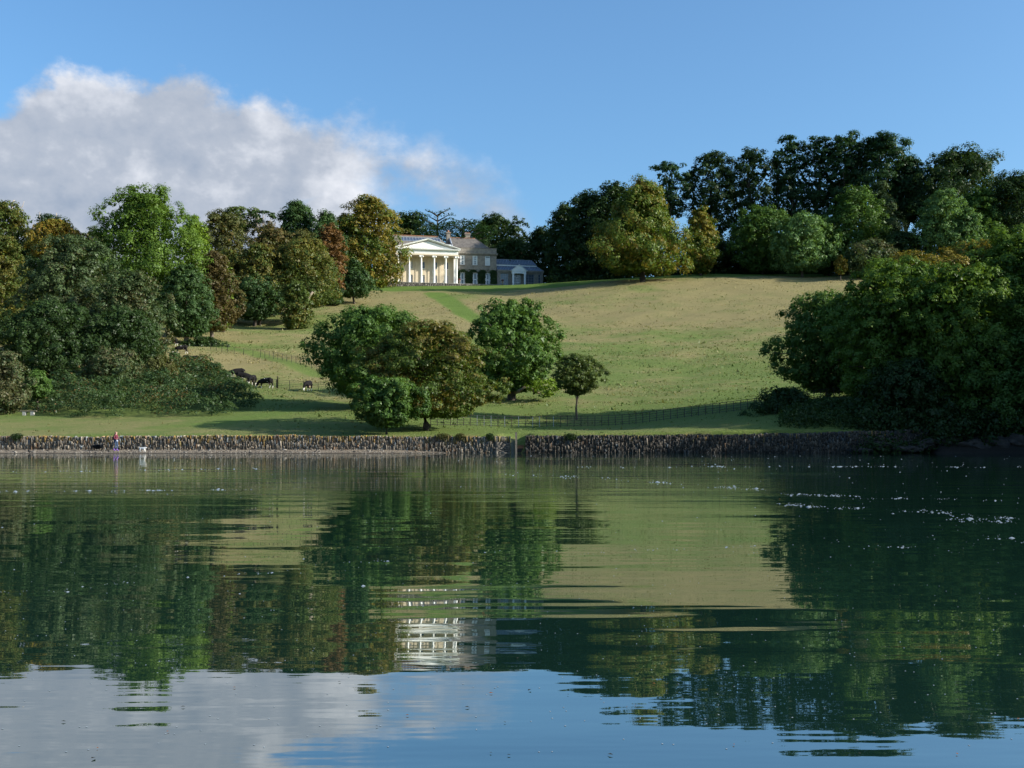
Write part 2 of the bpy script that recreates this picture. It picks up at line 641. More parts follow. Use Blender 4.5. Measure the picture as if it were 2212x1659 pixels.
dry_v, lawn_v = masks(X.ravel(), Y.ravel())
for nm, arr in (('dry', dry_v), ('lawn', lawn_v)):
    a = me.attributes.new(nm, 'FLOAT', 'POINT')
    a.data.foreach_set('value', arr.astype(np.float32))
m, t = new_mat('turf')
p = t.add('ShaderNodeBsdfPrincipled')
p.inputs['Roughness'].default_value = 0.95
p.inputs['Specular IOR Level'].default_value = 0.1
g = t.add('ShaderNodeNewGeometry')
pos = g.outputs['Position']
ad = t.add('ShaderNodeAttribute', attribute_name='dry').outputs['Fac']
al = t.add('ShaderNodeAttribute', attribute_name='lawn').outputs['Fac']
st = t.vmath('MULTIPLY', pos, (0.45, 1.0, 1.0))
nf = t.noise(st, 1.5, 6, 0.7)
nf2 = t.noise(st, 6.0, 5, 0.75)
nl = t.noise(st, 0.35, 4, 0.6)
dd = t.math('ADD', ad, t.math('ADD', t.math('MULTIPLY', t.math('SUBTRACT', nf, 0.5), 1.2), t.math('MULTIPLY', t.math('SUBTRACT', nf2, 0.5), 0.7)))
cgr = t.mix(nf2, (0.090, 0.128, 0.030), (0.160, 0.208, 0.055))
cta = t.mix(nf2, (0.180, 0.150, 0.064), (0.300, 0.250, 0.112))
c1 = t.mix(t.mapr(dd, 0.15, 0.85), cgr, cta)
clumps = t.mapr(t.noise(st, 0.9, 5, 0.75, w=3.1), 0.60, 0.72)
c1 = t.mix(t.math('MULTIPLY', clumps, 0.6), c1, (0.070, 0.085, 0.028))
cla = t.mix(nf, (0.080, 0.135, 0.024), (0.135, 0.200, 0.042))
c1 = t.mix(al, c1, cla)
sxyz = t.add('ShaderNodeSeparateXYZ')
t.link(pos, sxyz.inputs[0])
shore = t.math('MAXIMUM', t.mapr(sxyz.outputs['Y'], 98.55, 98.45), t.math('MULTIPLY', t.mapr(sxyz.outputs['X'], 30, 38), t.mapr(sxyz.outputs['Y'], 125, 105)))
csand = t.mix(nf2, (0.12, 0.095, 0.07), (0.33, 0.27, 0.20))
wet = t.mapr(sxyz.outputs['Z'], 0.02, 0.12)
csand = t.mix(wet, (0.075, 0.06, 0.045), csand)
csand = t.mix(t.mapr(sxyz.outputs['X'], -2.0, 6.0), csand, (0.035, 0.03, 0.024))
c1 = t.mix(shore, c1, csand)
t.link(c1, p.inputs['Base Color'])
b = t.add('ShaderNodeBump')
b.inputs['Strength'].default_value = 0.7
b.inputs['Distance'].default_value = 0.25
t.link(t.math('ADD', nf, nf2), b.inputs['Height'])
t.link(b.outputs[0], p.inputs['Normal'])
finish(t, p.outputs[0])
M['turf'] = m
gobj = link('ground', me, None, m)
tag(gobj, kind='structure')

# ------------------------------------------------------------------ water
m, t = new_mat('estuary_water')
g = t.add('ShaderNodeNewGeometry')
pos = g.outputs['Position']
sp = t.add('ShaderNodeSeparateXYZ')
t.link(pos, sp.inputs[0])


def wv(kx, ky, detail, rough, wseed, rot=0.0):
    mp = t.add('ShaderNodeMapping')
    mp.inputs['Rotation'].default_value = (0, 0, rot)
    mp.inputs['Scale'].default_value = (kx, ky, 1)
    t.link(pos, mp.inputs['Vector'])
    return t.noise(mp.outputs[0], 1.0, detail, rough, w=wseed)


patch = t.mapr(wv(0.05, 0.13, 2, 0.5, 3.3), 0.42, 0.62)
far = t.mapr(sp.outputs['Y'], 9.0, 26.0)
h = t.math('MULTIPLY', wv(0.16, 0.85, 1.0, 0.4, 1.1, R(4)), 0.017)                       # slow swell
h = t.math('ADD', h, t.math('MULTIPLY', wv(0.55, 2.6, 1.0, 0.4, 2.2, R(-3)), t.mapr(sp.outputs['Y'], 6.0, 12.0, 0.0048, 0.0032)))
h = t.math('ADD', h, t.math('MULTIPLY', t.math('MULTIPLY', wv(1.6, 6.5, 2.0, 0.5, 4.4), 0.0020), t.math('ADD', t.math('MULTIPLY', patch, 0.8), 0.15)))
h = t.math('ADD', h, t.math('MULTIPLY', t.math('MULTIPLY', wv(0.9, 3.2, 3.0, 0.6, 6.4), 0.012), t.math('MULTIPLY', far, t.math('ADD', t.math('MULTIPLY', patch, 0.9), 0.25))))
bp = t.add('ShaderNodeBump')
bp.inputs['Strength'].default_value = 1.0
bp.inputs['Distance'].default_value = 1.0
t.link(h, bp.inputs['Height'])
gl = t.add('ShaderNodeBsdfGlossy')
gl.inputs['Roughness'].default_value = 0.012
gl.inputs['Color'].default_value = (0.94, 0.97, 0.97, 1)
t.link(bp.outputs[0], gl.inputs['Normal'])
df = t.add('ShaderNodeBsdfDiffuse')
df.inputs['Color'].default_value = (0.008, 0.028, 0.020, 1)
fr = t.add('ShaderNodeFresnel')
fr.inputs['IOR'].default_value = 1.333
t.link(bp.outputs[0], fr.inputs['Normal'])
fac = t.math('ADD', t.math('MULTIPLY', fr.outputs[0], 0.62), 0.36)
mx = t.add('ShaderNodeMixShader')
t.link(fac, mx.inputs[0])
t.link(df.outputs[0], mx.inputs[1])
t.link(gl.outputs[0], mx.inputs[2])
finish(t, mx.outputs[0])
wm = MB().poly([(-3400, -900, 0), (3400, -900, 0), (3400, 104, 0), (-3400, 104, 0)])
wobj = wm.build('water', m)
tag(wobj, kind='structure')


# ------------------------------------------------------------------ foliage
def rand_dirs(n):
    v = rng.normal(size=(n, 3))
    return v / np.linalg.norm(v, axis=1, keepdims=True)


def leaf_mesh(name, C, N, size, cols, aspect=0.62, jit=0.35):
    n = len(C)
    N = N / np.maximum(np.linalg.norm(N, axis=1, keepdims=True), 1e-6)
    t1 = np.cross(N, rand_dirs(n))
    t1 /= np.maximum(np.linalg.norm(t1, axis=1, keepdims=True), 1e-6)
    t2 = np.cross(N, t1)
    s = (size * (1 + jit * rng.normal(size=n)).clip(0.45, 1.9))[:, None]
    a = t1 * s * 0.62
    b_ = t2 * s * 0.62 * aspect
    sh = N * s * 0.14
    q = np.stack([C - a, C - b_ * 1.0 + sh + a * 0.12, C + a, C + b_ + sh - a * 0.12], 1).reshape(-1, 3)
    f = np.arange(4 * n).reshape(-1, 4)
    me = quads_mesh(name, q, f)
    face_col(me, cols)
    me.materials.append(M['leaf'])
    return me


PAL = {   # pairs of leaf colours, and an accent
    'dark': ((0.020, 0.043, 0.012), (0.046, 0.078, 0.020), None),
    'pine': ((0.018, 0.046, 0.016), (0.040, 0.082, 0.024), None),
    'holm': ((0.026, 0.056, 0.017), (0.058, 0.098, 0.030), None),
    'green': ((0.036, 0.078, 0.015), (0.084, 0.142, 0.028), None),
    'bright': ((0.048, 0.094, 0.014), (0.108, 0.165, 0.024), None),
    'lime': ((0.088, 0.142, 0.016), (0.142, 0.205, 0.022), None),
    'olive': ((0.044, 0.068, 0.015), (0.088, 0.115, 0.026), (0.115, 0.095, 0.02)),
    'brown': ((0.052, 0.060, 0.018), (0.092, 0.096, 0.030), (0.10, 0.07, 0.024)),
    'greyish': ((0.036, 0.062, 0.022), (0.082, 0.112, 0.044), (0.088, 0.078, 0.035)),
    'gold': ((0.048, 0.086, 0.014), (0.112, 0.142, 0.022), (0.17, 0.125, 0.022)),
    'orange': ((0.105, 0.105, 0.016), (0.18, 0.145, 0.022), (0.22, 0.12, 0.02)),
    'russet': ((0.095, 0.050, 0.018), (0.145, 0.080, 0.026), None),
    'copper': ((0.058, 0.046, 0.017), (0.094, 0.072, 0.025), (0.055, 0.075, 0.018)),
    'beech': ((0.036, 0.064, 0.011), (0.082, 0.112, 0.020), (0.11, 0.085, 0.018)),
    'pale': ((0.060, 0.118, 0.036), (0.124, 0.198, 0.060), None),
    'bracken': ((0.024, 0.048, 0.018), (0.060, 0.094, 0.030), (0.13, 0.075, 0.025)),
}


def leaf_colors(C, pal, accent=0.25, seed=1):
    a, b_, x = PAL[pal]
    n = len(C)
    u = np.clip(0.5 + 0.20 * rng.normal(size=n), 0, 1)
    pn = vnoise(C[:, 0] + 900 + C[:, 2] * .7, C[:, 1] + 900 - C[:, 2] * .7, 0.45, seed)
    u = np.clip(0.65 * u + 0.5 * (pn - 0.3), 0, 1)[:, None]
    c = np.array(a) * (1 - u) + np.array(b_) * u
    if x is not None and accent > 0:
        pn2 = vnoise(C[:, 0] + 300 + C[:, 2], C[:, 1] + 300 - C[:, 2], 0.33, seed + 9) + 0.25 * rng.normal(size=n)
        k = sstep(1.0 - accent * 1.4, 1.25 - accent * 1.4, pn2)[:, None] * 0.85
        c = c * (1 - k) + np.array(x) * k
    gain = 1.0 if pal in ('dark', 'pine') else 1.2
    return c * gain * (1 + 0.09 * rng.normal(size=(n, 1))).clip(0.6, 1.5)


PROF = {
    'round': [(0, 0.42), (0.12, 0.74), (0.3, 0.96), (0.5, 1.0), (0.7, 0.93), (0.88, 0.72), (1, 0.36)],
    'broad': [(0, 0.62), (0.1, 0.85), (0.28, 1.0), (0.5, 0.92), (0.7, 0.80), (0.88, 0.60), (1, 0.32)],
    'egg': [(0, 0.50), (0.15, 0.86), (0.35, 1.0), (0.6, 0.90), (0.8, 0.68), (0.93, 0.42), (1, 0.18)],
    'tall': [(0, 0.60), (0.15, 0.85), (0.4, 1.0), (0.65, 0.90), (0.85, 0.72), (1, 0.36)],
    'bell': [(0, 0.85), (0.12, 1.0), (0.32, 0.95), (0.5, 0.72), (0.68, 0.52), (0.85, 0.42), (1, 0.15)],
    'cone': [(0, 0.75), (0.12, 1.0), (0.35, 0.90), (0.6, 0.62), (0.8, 0.36), (1, 0.05)],
    'flat': [(0, 0.25), (0.3, 0.70), (0.6, 1.0), (0.85, 0.9), (1, 0.45)],
    'pine': [(0, 0.5), (0.2, 0.8), (0.5, 1.0), (0.75, 0.92), (0.92, 0.70), (1, 0.35)],
    'fan': [(0, 0.30), (0.15, 0.62), (0.35, 0.9), (0.6, 1.0), (0.82, 0.80), (1, 0.30)],
}


def tri_leaves(name, C, N, size, cols):
    n = len(C)
    N = N / np.maximum(np.linalg.norm(N, axis=1, keepdims=True), 1e-6)
    t1 = np.cross(N, rand_dirs(n))
    t1 /= np.maximum(np.linalg.norm(t1, axis=1, keepdims=True), 1e-6)
    t2 = np.cross(N, t1)
    s = (size * (1 + 0.35 * rng.normal(size=n)).clip(0.5, 1.9))[:, None]
    q = np.stack([C - t1 * s * 0.62 - t2 * s * 0.38, C + t1 * s * 0.50 - t2 * s * 0.42, C + t1 * s * 0.08 + t2 * s * 0.66], 1).reshape(-1, 3)
    me = quads_mesh(name, q, np.arange(3 * n).reshape(-1, 3))
    face_col(me, cols)
    me.materials.append(M['leaf'])
    return me


def crown(name, cx, cy, z0, z1, rx, prof='round', pal='green', px=3.5, layers=4.6, cl=0.24, flat=0.85,
          accent=0.25, ry=None, gaps=0.0, spread=0.0, lobes=None, depth_bias=0.0, inner=0.16, lean=0.0, ragged=0.12):
    """a crown as leaves on the shells of many clumps that fill a profile. Returns mesh (local to cx,cy,0) and clump centres"""
    D = max(cy, 60)
    z1 = z1 + 0.05 * (z1 - z0)
    H = z1 - z0
    ry = ry or rx * 0.9
    ls = px * 0.70 * D / F
    rc = cl * min(rx, H * 0.6)
    area = H * rx * 2 * 0.75
    pts = PROF[prof]
    pt, pr = [a for a, _ in pts], [b_ for _, b_ in pts]
    # clumps on the outer shell plus some inside
    ncl = int(np.clip(6.0 * H * rx * 3.0 / (rc * rc * 4), 34, 420) * (1 - gaps))
    T = rng.random(ncl * 3)
    keep = rng.random(ncl * 3) < np.interp(T, pt, pr) ** 0.7 + 0.1
    T = T[keep][:ncl]
    ncl = len(T)
    ang = rng.random(ncl) * 2 * np.pi
    rr = np.interp(T, pt, pr)
    rad = np.where(rng.random(ncl) < 0.78, 0.80 + 0.2 * rng.random(ncl), 0.2 + 0.6 * rng.random(ncl))
    # big-scale lobing so that the outline is uneven
    lob = 1 + ragged * np.sin(ang * 2 + cx) + ragged * 0.9 * np.sin(ang * 3 + T * 7 + cy) + ragged * 0.7 * rng.normal(size=ncl)
    rxx, ryy = rx * 1.14, ry * 1.14
    ox = np.cos(ang) * np.maximum(rxx * rr * lob * rad - rc * 0.45, 0)
    oy = np.sin(ang) * np.maximum(ryy * rr * lob * rad - rc * 0.45, 0)
    oz = z0 + rc * flat * 0.8 + T * (H - rc * flat * 1.7)
    ox = ox + lean * T * rx
    cc = np.stack([ox, oy, oz], 1)
    crad = rc * (0.55 + 0.75 * rng.random(ncl))
    nl = int(area * layers * 1.0 / (ls * ls * 0.60))
    nl = min(nl, 95000)
    wgt = crad ** 2
    idx = rng.choice(ncl, size=nl, p=wgt / wgt.sum())
    d = rand_dirs(nl)
    cen = np.array([0, 0, z0 + H * 0.42])
    outw = cc - cen
    outw /= np.maximum(np.linalg.norm(outw, axis=1, keepdims=True), 1e-6)
    d = d + outw[idx] * 0.75 + np.array([0, 0, 0.25])
    d /= np.linalg.norm(d, axis=1, keepdims=True)
    rsh = crad[idx] * (1 - 0.38 * rng.random(nl) ** 1.6) * (1 + 0.10 * rng.normal(size=nl))
    isin = rng.random(nl) < inner
    rsh = np.where(isin, rsh * rng.random(nl), rsh)
    P = cc[idx] + d * rsh[:, None] * np.array([1, 1, flat])
    nf_ = int(nl * (0.26 - 0.6 * gaps)) if gaps < 0.5 else 0
    if nf_ > 0:      # leaves and twigs deeper in the crown
        Tf = rng.random(nf_)
        af = rng.random(nf_) * 2 * np.pi
        rf_ = np.interp(Tf, pt, pr) * np.sqrt(rng.random(nf_)) * 0.86
        P[:nf_] = np.stack([np.cos(af) * rf_ * rx + lean * Tf * rx, np.sin(af) * rf_ * ry, z0 + Tf * H * 0.92], 1)
        isin[:nf_] = True
    N = d * 1.15 + rand_dirs(nl) * 0.52 + np.array([0, 0, 0.25])
    cols = leaf_colors(P + np.array([cx, cy, 0]), pal, accent, seed=int(abs(cx) * 3 + cy) % 97)
    size = np.full(nl, ls) * np.where(isin, 1.9, 1.0)
    return tri_leaves(name, P, N, size, cols), cc


def limbs(mb, base, top, r0, cc, n=14, seed=0, sag=0.0):
    """trunk and limbs"""
    base = Vector(base)
    top = Vector(top)
    rs = random.Random(seed)
    pts = []
    for k in range(6):
        u = k / 5
        p_ = base.lerp(top, u)
        if 0 < k < 5:
            p_ = p_ + Vector((rs.uniform(-1, 1), rs.uniform(-1, 1), 0)) * r0 * 0.9
        pts.append(p_)
    mb.tube([pts[0] + Vector((0, 0, -0.4))] + [pts[0] + Vector((0, 0, r0 * 0.8))] + pts[1:], [r0 * 1.5, r0 * 1.08, r0 * .9, r0 * .75, r0 * .58, r0 * .4, r0 * .2], 9)
    order = list(range(len(cc)))
    rs.shuffle(order)
    for i in order[:n]:
        c_ = Vector(cc[i])
        u = min(0.92, max(0.25, (c_.z - base.z) / max(0.1, top.z - base.z) * 0.62))
        k = u * 5
        a = pts[int(k)].lerp(pts[min(5, int(k) + 1)], k - int(k))
        mid = a.lerp(c_, 0.5) + Vector((0, 0, (c_ - a).length * (0.10 - sag)))
        rr = r0 * (0.5 - 0.32 * u)
        mb.tube([a, a.lerp(mid, 0.5) + Vector((rs.uniform(-.2, .2), rs.uniform(-.2, .2), 0.1)), mid, c_], [rr, rr * .75, rr * .5, rr * .18], 5)


def tree(name, label, c, top, D, wpx, pal, prof='round', base=None, skirt=0.04, bark='bark', cat='tree', group=None, nl=12,
         r0=None, row=None, tz=None, **kw):
    """c, top, wpx: where the tree stands and how large it is, in pixels at distance D; row: the row of its foot, if the foot is seen"""
    if row is not None:
        x, D, z = at_row(c, row)
    else:
        x, D, z = on(c, D)
    if tz is not None:
        z = tz
    zt = 1 + (HZ - top) * D / F
    H = zt - z
    rx = wpx * D / F / 2
    z0 = z + H * skirt if base is None else 1 + (HZ - base) * D / F
    root = empty(name, (x, D, z), label, cat, group)
    me_, cc = crown('crown', x, D, z0 - z, H, rx, prof, pal, **kw)
    link('crown', me_, root)
    r0 = r0 or max(0.14, 0.022 * H)
    mb = MB()
    limbs(mb, (0, 0, 0), (kw.get('lean', 0) * rx * .6, 0, (z0 - z) + (H - (z0 - z)) * 0.8), r0, cc, nl, int(abs(c)))
    mb.build('trunk', M[bark], root)
    return root


T = tree
# -- beyond the house and along the sky line
T('oak_tree', 'dark green tree rising behind the left end of the house roof', 885, 462, 392, 105, 'dark', 'round', px=3.8)
T('oak_tree', 'small golden brown tree crown low behind the slate roof ridge', 872, 500, 380, 62, 'olive', 'round', px=3.6, accent=0.5)
T('oak_tree', 'rounded dark tree behind the right part of the house roof', 1064, 466, 400, 118, 'dark', 'round', px=3.6)
T('oak_tree', 'loose open-crowned tree above the hipped roof end, between house and dark wood', 1122, 474, 392, 52, 'dark', 'round', px=3.4, gaps=0.4, layers=3.4)
T('oak_tree', 'shaded tree standing directly behind the conservatory', 1110, 520, 376, 110, 'dark', 'broad', px=3.8)
T('evergreen_tree', 'low shaded evergreen behind the conservatory hip, left foot of the dark wood', 1172, 496, 382, 84, 'dark', 'broad', px=3.8)

# -- wood on the right: the shaded evergreen front, then the park trees and pines
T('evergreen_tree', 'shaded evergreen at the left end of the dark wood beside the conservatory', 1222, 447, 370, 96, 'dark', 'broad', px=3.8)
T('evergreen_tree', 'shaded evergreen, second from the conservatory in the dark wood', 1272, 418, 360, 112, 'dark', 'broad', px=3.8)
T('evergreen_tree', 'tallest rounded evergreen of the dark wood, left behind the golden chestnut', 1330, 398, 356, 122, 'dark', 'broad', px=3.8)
T('chestnut_tree', 'huge golden green chestnut alone at the top edge of the meadow', 1388, 390, 322, 190, 'gold', 'bell', row=None, base=590, cl=0.20, layers=6, accent=0.3, ragged=0.16, r0=0.9)
T('pine_tree', 'narrow pine with layered tufted head behind the golden chestnut', 1447, 352, 366, 84, 'pine', 'pine', base=470, flat=0.5, gaps=0.3, cl=0.3, layers=4)
T('lime_tree', 'slim yellow green autumn tree right of the golden chestnut', 1514, 448, 336, 74, 'gold', 'egg', accent=0.35)
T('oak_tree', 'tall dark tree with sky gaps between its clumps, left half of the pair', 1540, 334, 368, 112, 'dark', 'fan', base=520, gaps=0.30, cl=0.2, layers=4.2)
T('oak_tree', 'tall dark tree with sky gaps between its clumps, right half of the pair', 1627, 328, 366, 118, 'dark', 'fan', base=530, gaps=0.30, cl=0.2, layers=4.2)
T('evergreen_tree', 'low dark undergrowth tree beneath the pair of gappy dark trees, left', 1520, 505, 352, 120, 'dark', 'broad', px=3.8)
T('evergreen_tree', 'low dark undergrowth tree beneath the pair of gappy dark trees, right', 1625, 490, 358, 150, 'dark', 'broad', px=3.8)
T('pine_tree', 'thin tall pine with bare stem showing, first of the pines from the left', 1708, 300, 362, 78, 'pine', 'pine', base=500, flat=0.6, gaps=0.2, cl=0.34, layers=4)
T('pine_tree', 'thin tall pine with bare stem showing, second of the pines from the left', 1768, 300, 360, 76, 'pine', 'pine', base=490, flat=0.6, gaps=0.2, cl=0.34, layers=4)
T('pine_tree', 'dense pine with pointed head, third from the left', 1830, 292, 358, 92, 'pine', 'pine', base=480, flat=0.6, gaps=0.15, cl=0.28)
T('pine_tree', 'broad domed pine, tallest and widest of the pines', 1900, 294, 356, 150, 'pine', 'broad', base=470, flat=0.6, gaps=0.12, cl=0.24)
T('pine_tree', 'lower shoulder pine descending right of the broad domed pine', 1960, 340, 354, 80, 'pine', 'round', base=480, flat=0.6, cl=0.26)
T('oak_tree', 'very wide dark oak crowning the hill right of the pines', 2072, 326, 350, 225, 'dark', 'broad', base=520, cl=0.17, accent=0.2, layers=4.6)
T('evergreen_tree', 'dark tree filling the gap beneath the pines', 1745, 500, 356, 130, 'dark', 'round')
T('evergreen_tree', 'dark tree at the right edge of the picture behind the pale ash trees', 2195, 378, 328, 130, 'dark', 'round', base=560)
T('maple_tree', 'small tree with a yellow autumn tip peeping out at the wide oak', 2172, 428, 338, 34, 'orange', 'round')
T('ash_tree', 'feathery grey green tree in front of the broad domed pine', 1905, 398, 344, 120, 'greyish', 'cone', accent=0)
T('lime_tree', 'rounded green park tree left of the fluffy pair, its flank in shade', 1648, 448, 342, 125, 'green', 'round', cl=0.2)
T('lime_tree', 'pale green fluffy park tree with vertical folds above the meadow edge', 1733, 464, 326, 118, 'pale', 'tall', base=588, cl=0.2, accent=0)
T('lime_tree', 'green tree just behind the fluffy pale park tree', 1790, 468, 336, 60, 'green', 'round')
T('lime_tree', 'large domed green tree below the pines', 1846, 408, 334, 138, 'green', 'egg', base=590, cl=0.2)
T('hornbeam_tree', 'dull olive tree on the meadow edge right of the yellow sapling', 1880, 520, 318, 110, 'greyish', 'broad', base=600)
T('ash_tree', 'pale green tall ash beside the dark wood', 2038, 418, 322, 112, 'pale', 'tall', base=592, cl=0.2, accent=0)
T('ash_tree', 'narrower pale ash leaning against the taller pale ash', 2088, 455, 318, 70, 'pale', 'tall', base=592, cl=0.24, accent=0)
T('maple_tree', 'fresh green two-tiered tree right of the pale ashes', 2118, 412, 328, 88, 'green', 'tall', base=575, cl=0.24)
T('maple_tree', 'fresh green lower tree at the foot of the two-tiered tree', 2140, 478, 322, 70, 'green', 'round', base=590)
T('evergreen_tree', 'shaded bush-like tree in the gap between domed green tree and ashes', 1955, 500, 326, 110, 'dark', 'broad')
T('sapling', 'small yellow green sapling standing clear on the meadow edge', 1816, 552, 300, 24, 'gold', 'egg', row=606, base=592, r0=0.14, px=3.2, accent=0.6, nl=5, layers=7)

# -- left of the house
T('chestnut_tree', 'tall golden green tree covering the left end of the portico', 800, 428, 345, 132, 'gold', 'tall', row=None, base=625, cl=0.22, accent=0.5, ragged=0.15, lean=-0.02)
T('evergreen_tree', 'shaded dark flank tree behind the tall golden green tree', 752, 470, 352, 80, 'dark', 'tall')
T('holm_oak_tree', 'blue green billowing evergreen on the sky line, the larger dome', 640, 440, 315, 100, 'holm', 'broad', cl=0.3, ragged=0.2, layers=6)
T('holm_oak_tree', 'blue green billowing evergreen on the sky line, the smaller right dome', 706, 462, 312, 84, 'holm', 'broad', cl=0.3, ragged=0.2, layers=6)
T('copper_beech_tree', 'small russet red domed tree beside the holm oaks', 714, 488, 292, 62, 'russet', 'round')
T('old_pine_tree', 'flat-topped old tree with pale bare limbs on the sky line', 520, 448, 300, 78, 'olive', 'flat', base=505, flat=0.5, gaps=0.3, cl=0.3, bark='deadwood', nl=22, accent=0)
T('old_pine_tree', 'smaller gaunt tree with pale limbs right of the flat-topped tree', 568, 452, 298, 50, 'dark', 'flat', base=500, flat=0.5, gaps=0.5, cl=0.32, bark='deadwood', nl=18, layers=3)
T('oak_tree', 'brown green oak behind the lime green foliage', 480, 462, 278, 110, 'brown', 'round', cl=0.2, accent=0.1)
T('oak_tree', 'reddish brown oak on the slope under the gaunt trees', 585, 492, 268, 110, 'brown', 'round', cl=0.2, accent=0.3)
T('oak_tree', 'brown oak head below the blue green evergreens', 650, 500, 270, 100, 'brown', 'round', cl=0.2)
T('oak_tree', 'great spreading olive brown oak with a pale leaning limb', 655, 520, 252, 160, 'olive', 'broad', base=662, cl=0.18, accent=0.35, bark='pale_bark', nl=26)
T('oak_tree', 'olive oak left of the great spreading oak', 560, 530, 248, 110, 'olive', 'broad', base=650, cl=0.2, accent=0.4, nl=16)
T('oak_tree', 'olive brown oak above the copper columnar tree', 495, 545, 250, 90, 'olive', 'round', cl=0.2, accent=0.45)
T('shrub', 'olive green thicket below the great spreading oak', 640, 612, 238, 70, 'olive', 'broad', skirt=0.0, cat='shrub', accent=0.1)
T('shrub', 'shaded thicket behind the small pyramid tree', 716, 610, 290, 60, 'dark', 'broad', skirt=0.0, cat='shrub')
T('hornbeam_tree', 'small dark green pyramid tree on its own stem near the house', 765, 560, 300, 84, 'holm', 'cone', row=656, base=642, r0=0.32, cl=0.2, nl=6, accent=0)
T('lime_tree', 'round deep green tree on the pasture beside the copper tree', 550, 596, 245, 112, 'holm', 'round', row=705, base=690, r0=0.35, cl=0.18, accent=0)
T('copper_beech_tree', 'dark copper brown columnar tree', 458, 550, 212, 105, 'copper', 'egg', skirt=0.02, base=714, cl=0.16, accent=0.2, lean=0.12)
T('lime_tree', 'lime green tree mostly hidden behind the copper column', 482, 566, 226, 44, 'lime', 'round')
T('holm_oak_tree', 'egg-shaped dark evergreen on a stout trunk above the cows', 402, 578, 205, 122, 'holm', 'egg', row=743, base=727, cl=0.15, layers=6, r0=0.45, bark='pale_bark', nl=8, accent=0)
T('sycamore_tree', 'tall bright green tree standing highest on the left', 312, 412, 205, 195, 'bright', 'tall', base=700, cl=0.19, ragged=0.18, layers=5)
T('sycamore_tree', 'bright lime green side tree against the tall bright green tree', 418, 472, 215, 72, 'lime', 'tall', base=650, cl=0.26)
T('oak_tree', 'grey green tree far behind, in the notch left of the tall bright tree', 205, 496, 262, 80, 'greyish', 'round', px=3.6)
T('oak_tree', 'olive tree at the top left corner of the wood', 18, 446, 232, 105, 'olive', 'round', cl=0.2)
T('pine_tree', 'dark green tree around the dead stems at upper left', 112, 470, 228, 110, 'dark', 'round', cl=0.22)
T('maple_tree', 'orange yellow autumn tree at upper left', 122, 478, 205, 120, 'orange', 'broad', base=560, cl=0.18, accent=0.4)
T('oak_tree', 'olive yellow oak at the left picture edge, half way down', 8, 520, 185, 120, 'olive', 'tall', base=760, cl=0.2, accent=0.5)
T('oak_tree', 'big grey green domed oak in the middle of the left wood', 150, 520, 172, 225, 'greyish', 'broad', base=790, cl=0.13, layers=4.5, accent=0.15)
T('oak_tree', 'grey green oak with a brownish top right of the big dome', 285, 590, 166, 150, 'greyish', 'broad', base=790, cl=0.16, accent=0.4)
T('oak_tree', 'dark oak with a pale forked trunk at the bracken edge', 110, 655, 148, 250, 'dark', 'broad', base=815, cl=0.13, bark='pale_bark', accent=0, nl=18)
T('oak_tree', 'dark green oak running down to the cows', 268, 668, 150, 160, 'dark', 'broad', base=800, cl=0.14, accent=0)
T('shrub', 'rounded brown green thorn shrub at the left edge by the bench', 8, 765, 122, 100, 'greyish', 'round', skirt=0.0, base=896, cat='shrub', accent=0.5)
T('shrub', 'low blackthorn thicket beside the trunk of the egg-shaped evergreen', 442, 728, 200, 84, 'dark', 'broad', skirt=0.0, base=760, cat='shrub')
T('shrub', 'brownish bush at the head of the bracken bank', 345, 770, 146, 80, 'brown', 'broad', skirt=0.0, base=835, cat='shrub', accent=0.1)
T('shrub', 'grey green bush low on the bracken bank under the oaks', 245, 752, 140, 110, 'greyish', 'broad', skirt=0.0, base=835, cat='shrub')
T('shrub', 'light green bush on the bank left of the pale trunk', 82, 800, 126, 60, 'green', 'broad', skirt=0.0, base=860, cat='shrub')

# -- centre, between the meadow and the sea wall
T('sycamore_tree', 'broad dark green sycamore behind the coppery beech', 800, 664, 126, 240, 'green', 'round', row=885, base=862, cl=0.15, layers=6, r0=0.42, ragged=0.16, px=4.6, lean=0.05)
T('sycamore_tree', 'dense green sycamore with a low pale limb, right of the beech', 1105, 652, 140, 184, 'green', 'round', row=864, base=846, cl=0.15, layers=6.5, r0=0.5, ragged=0.16, px=4.6, nl=16)
T('beech_tree', 'large coppery green beech leaning over the sea wall', 922, 704, 102, 305, 'beech', 'broad', row=930, base=902, cl=0.13, layers=6, r0=0.40, flat=0.6, px=3.8, accent=0.34, ragged=0.15, nl=24)
T('maple_tree', 'small multi-stemmed green maple in front of the beech', 835, 816, 99.6, 138, 'green', 'round', row=None, base=922, cl=0.19, layers=8, r0=0.12, px=4.6, accent=0)
T('hawthorn_tree', 'small slender tree with umbrella crown standing by the field fence', 1246, 768, 125, 108, 'olive', 'fan', row=907, base=852, cl=0.19, layers=6.0, r0=0.13, px=3.6, accent=0, nl=26, flat=0.6, gaps=0.1)

# -- right shore
T('oak_tree', 'shaded oak with a visible trunk at the left of the shore trees', 1790, 640, 109, 215, 'green', 'round', row=860, base=848, cl=0.15, layers=6, r0=0.38, px=4.6, nl=16, ragged=0.16)
T('shrub', 'shaded thorn bush at the right end of the field fence', 1700, 838, 110, 150, 'dark', 'broad', skirt=0.0, base=925, cat='shrub', px=4.6, ragged=0.2)
T('shore_oak_tree', 'tall shaded oak, second of the shore trees', 1925, 572, 108, 250, 'bright', 'round', base=900, cl=0.14, layers=5, px=4.8)
T('shore_oak_tree', 'golden topped tree showing above the shore trees', 1995, 552, 113, 230, 'gold', 'round', base=800, cl=0.14, layers=5, accent=0.45, px=4.6)
T('shore_oak_tree', 'shaded oak above the rocky shore, with sunlit patches on its crown', 2075, 580, 104, 260, 'bright', 'round', base=930, cl=0.14, layers=5, px=4.8)
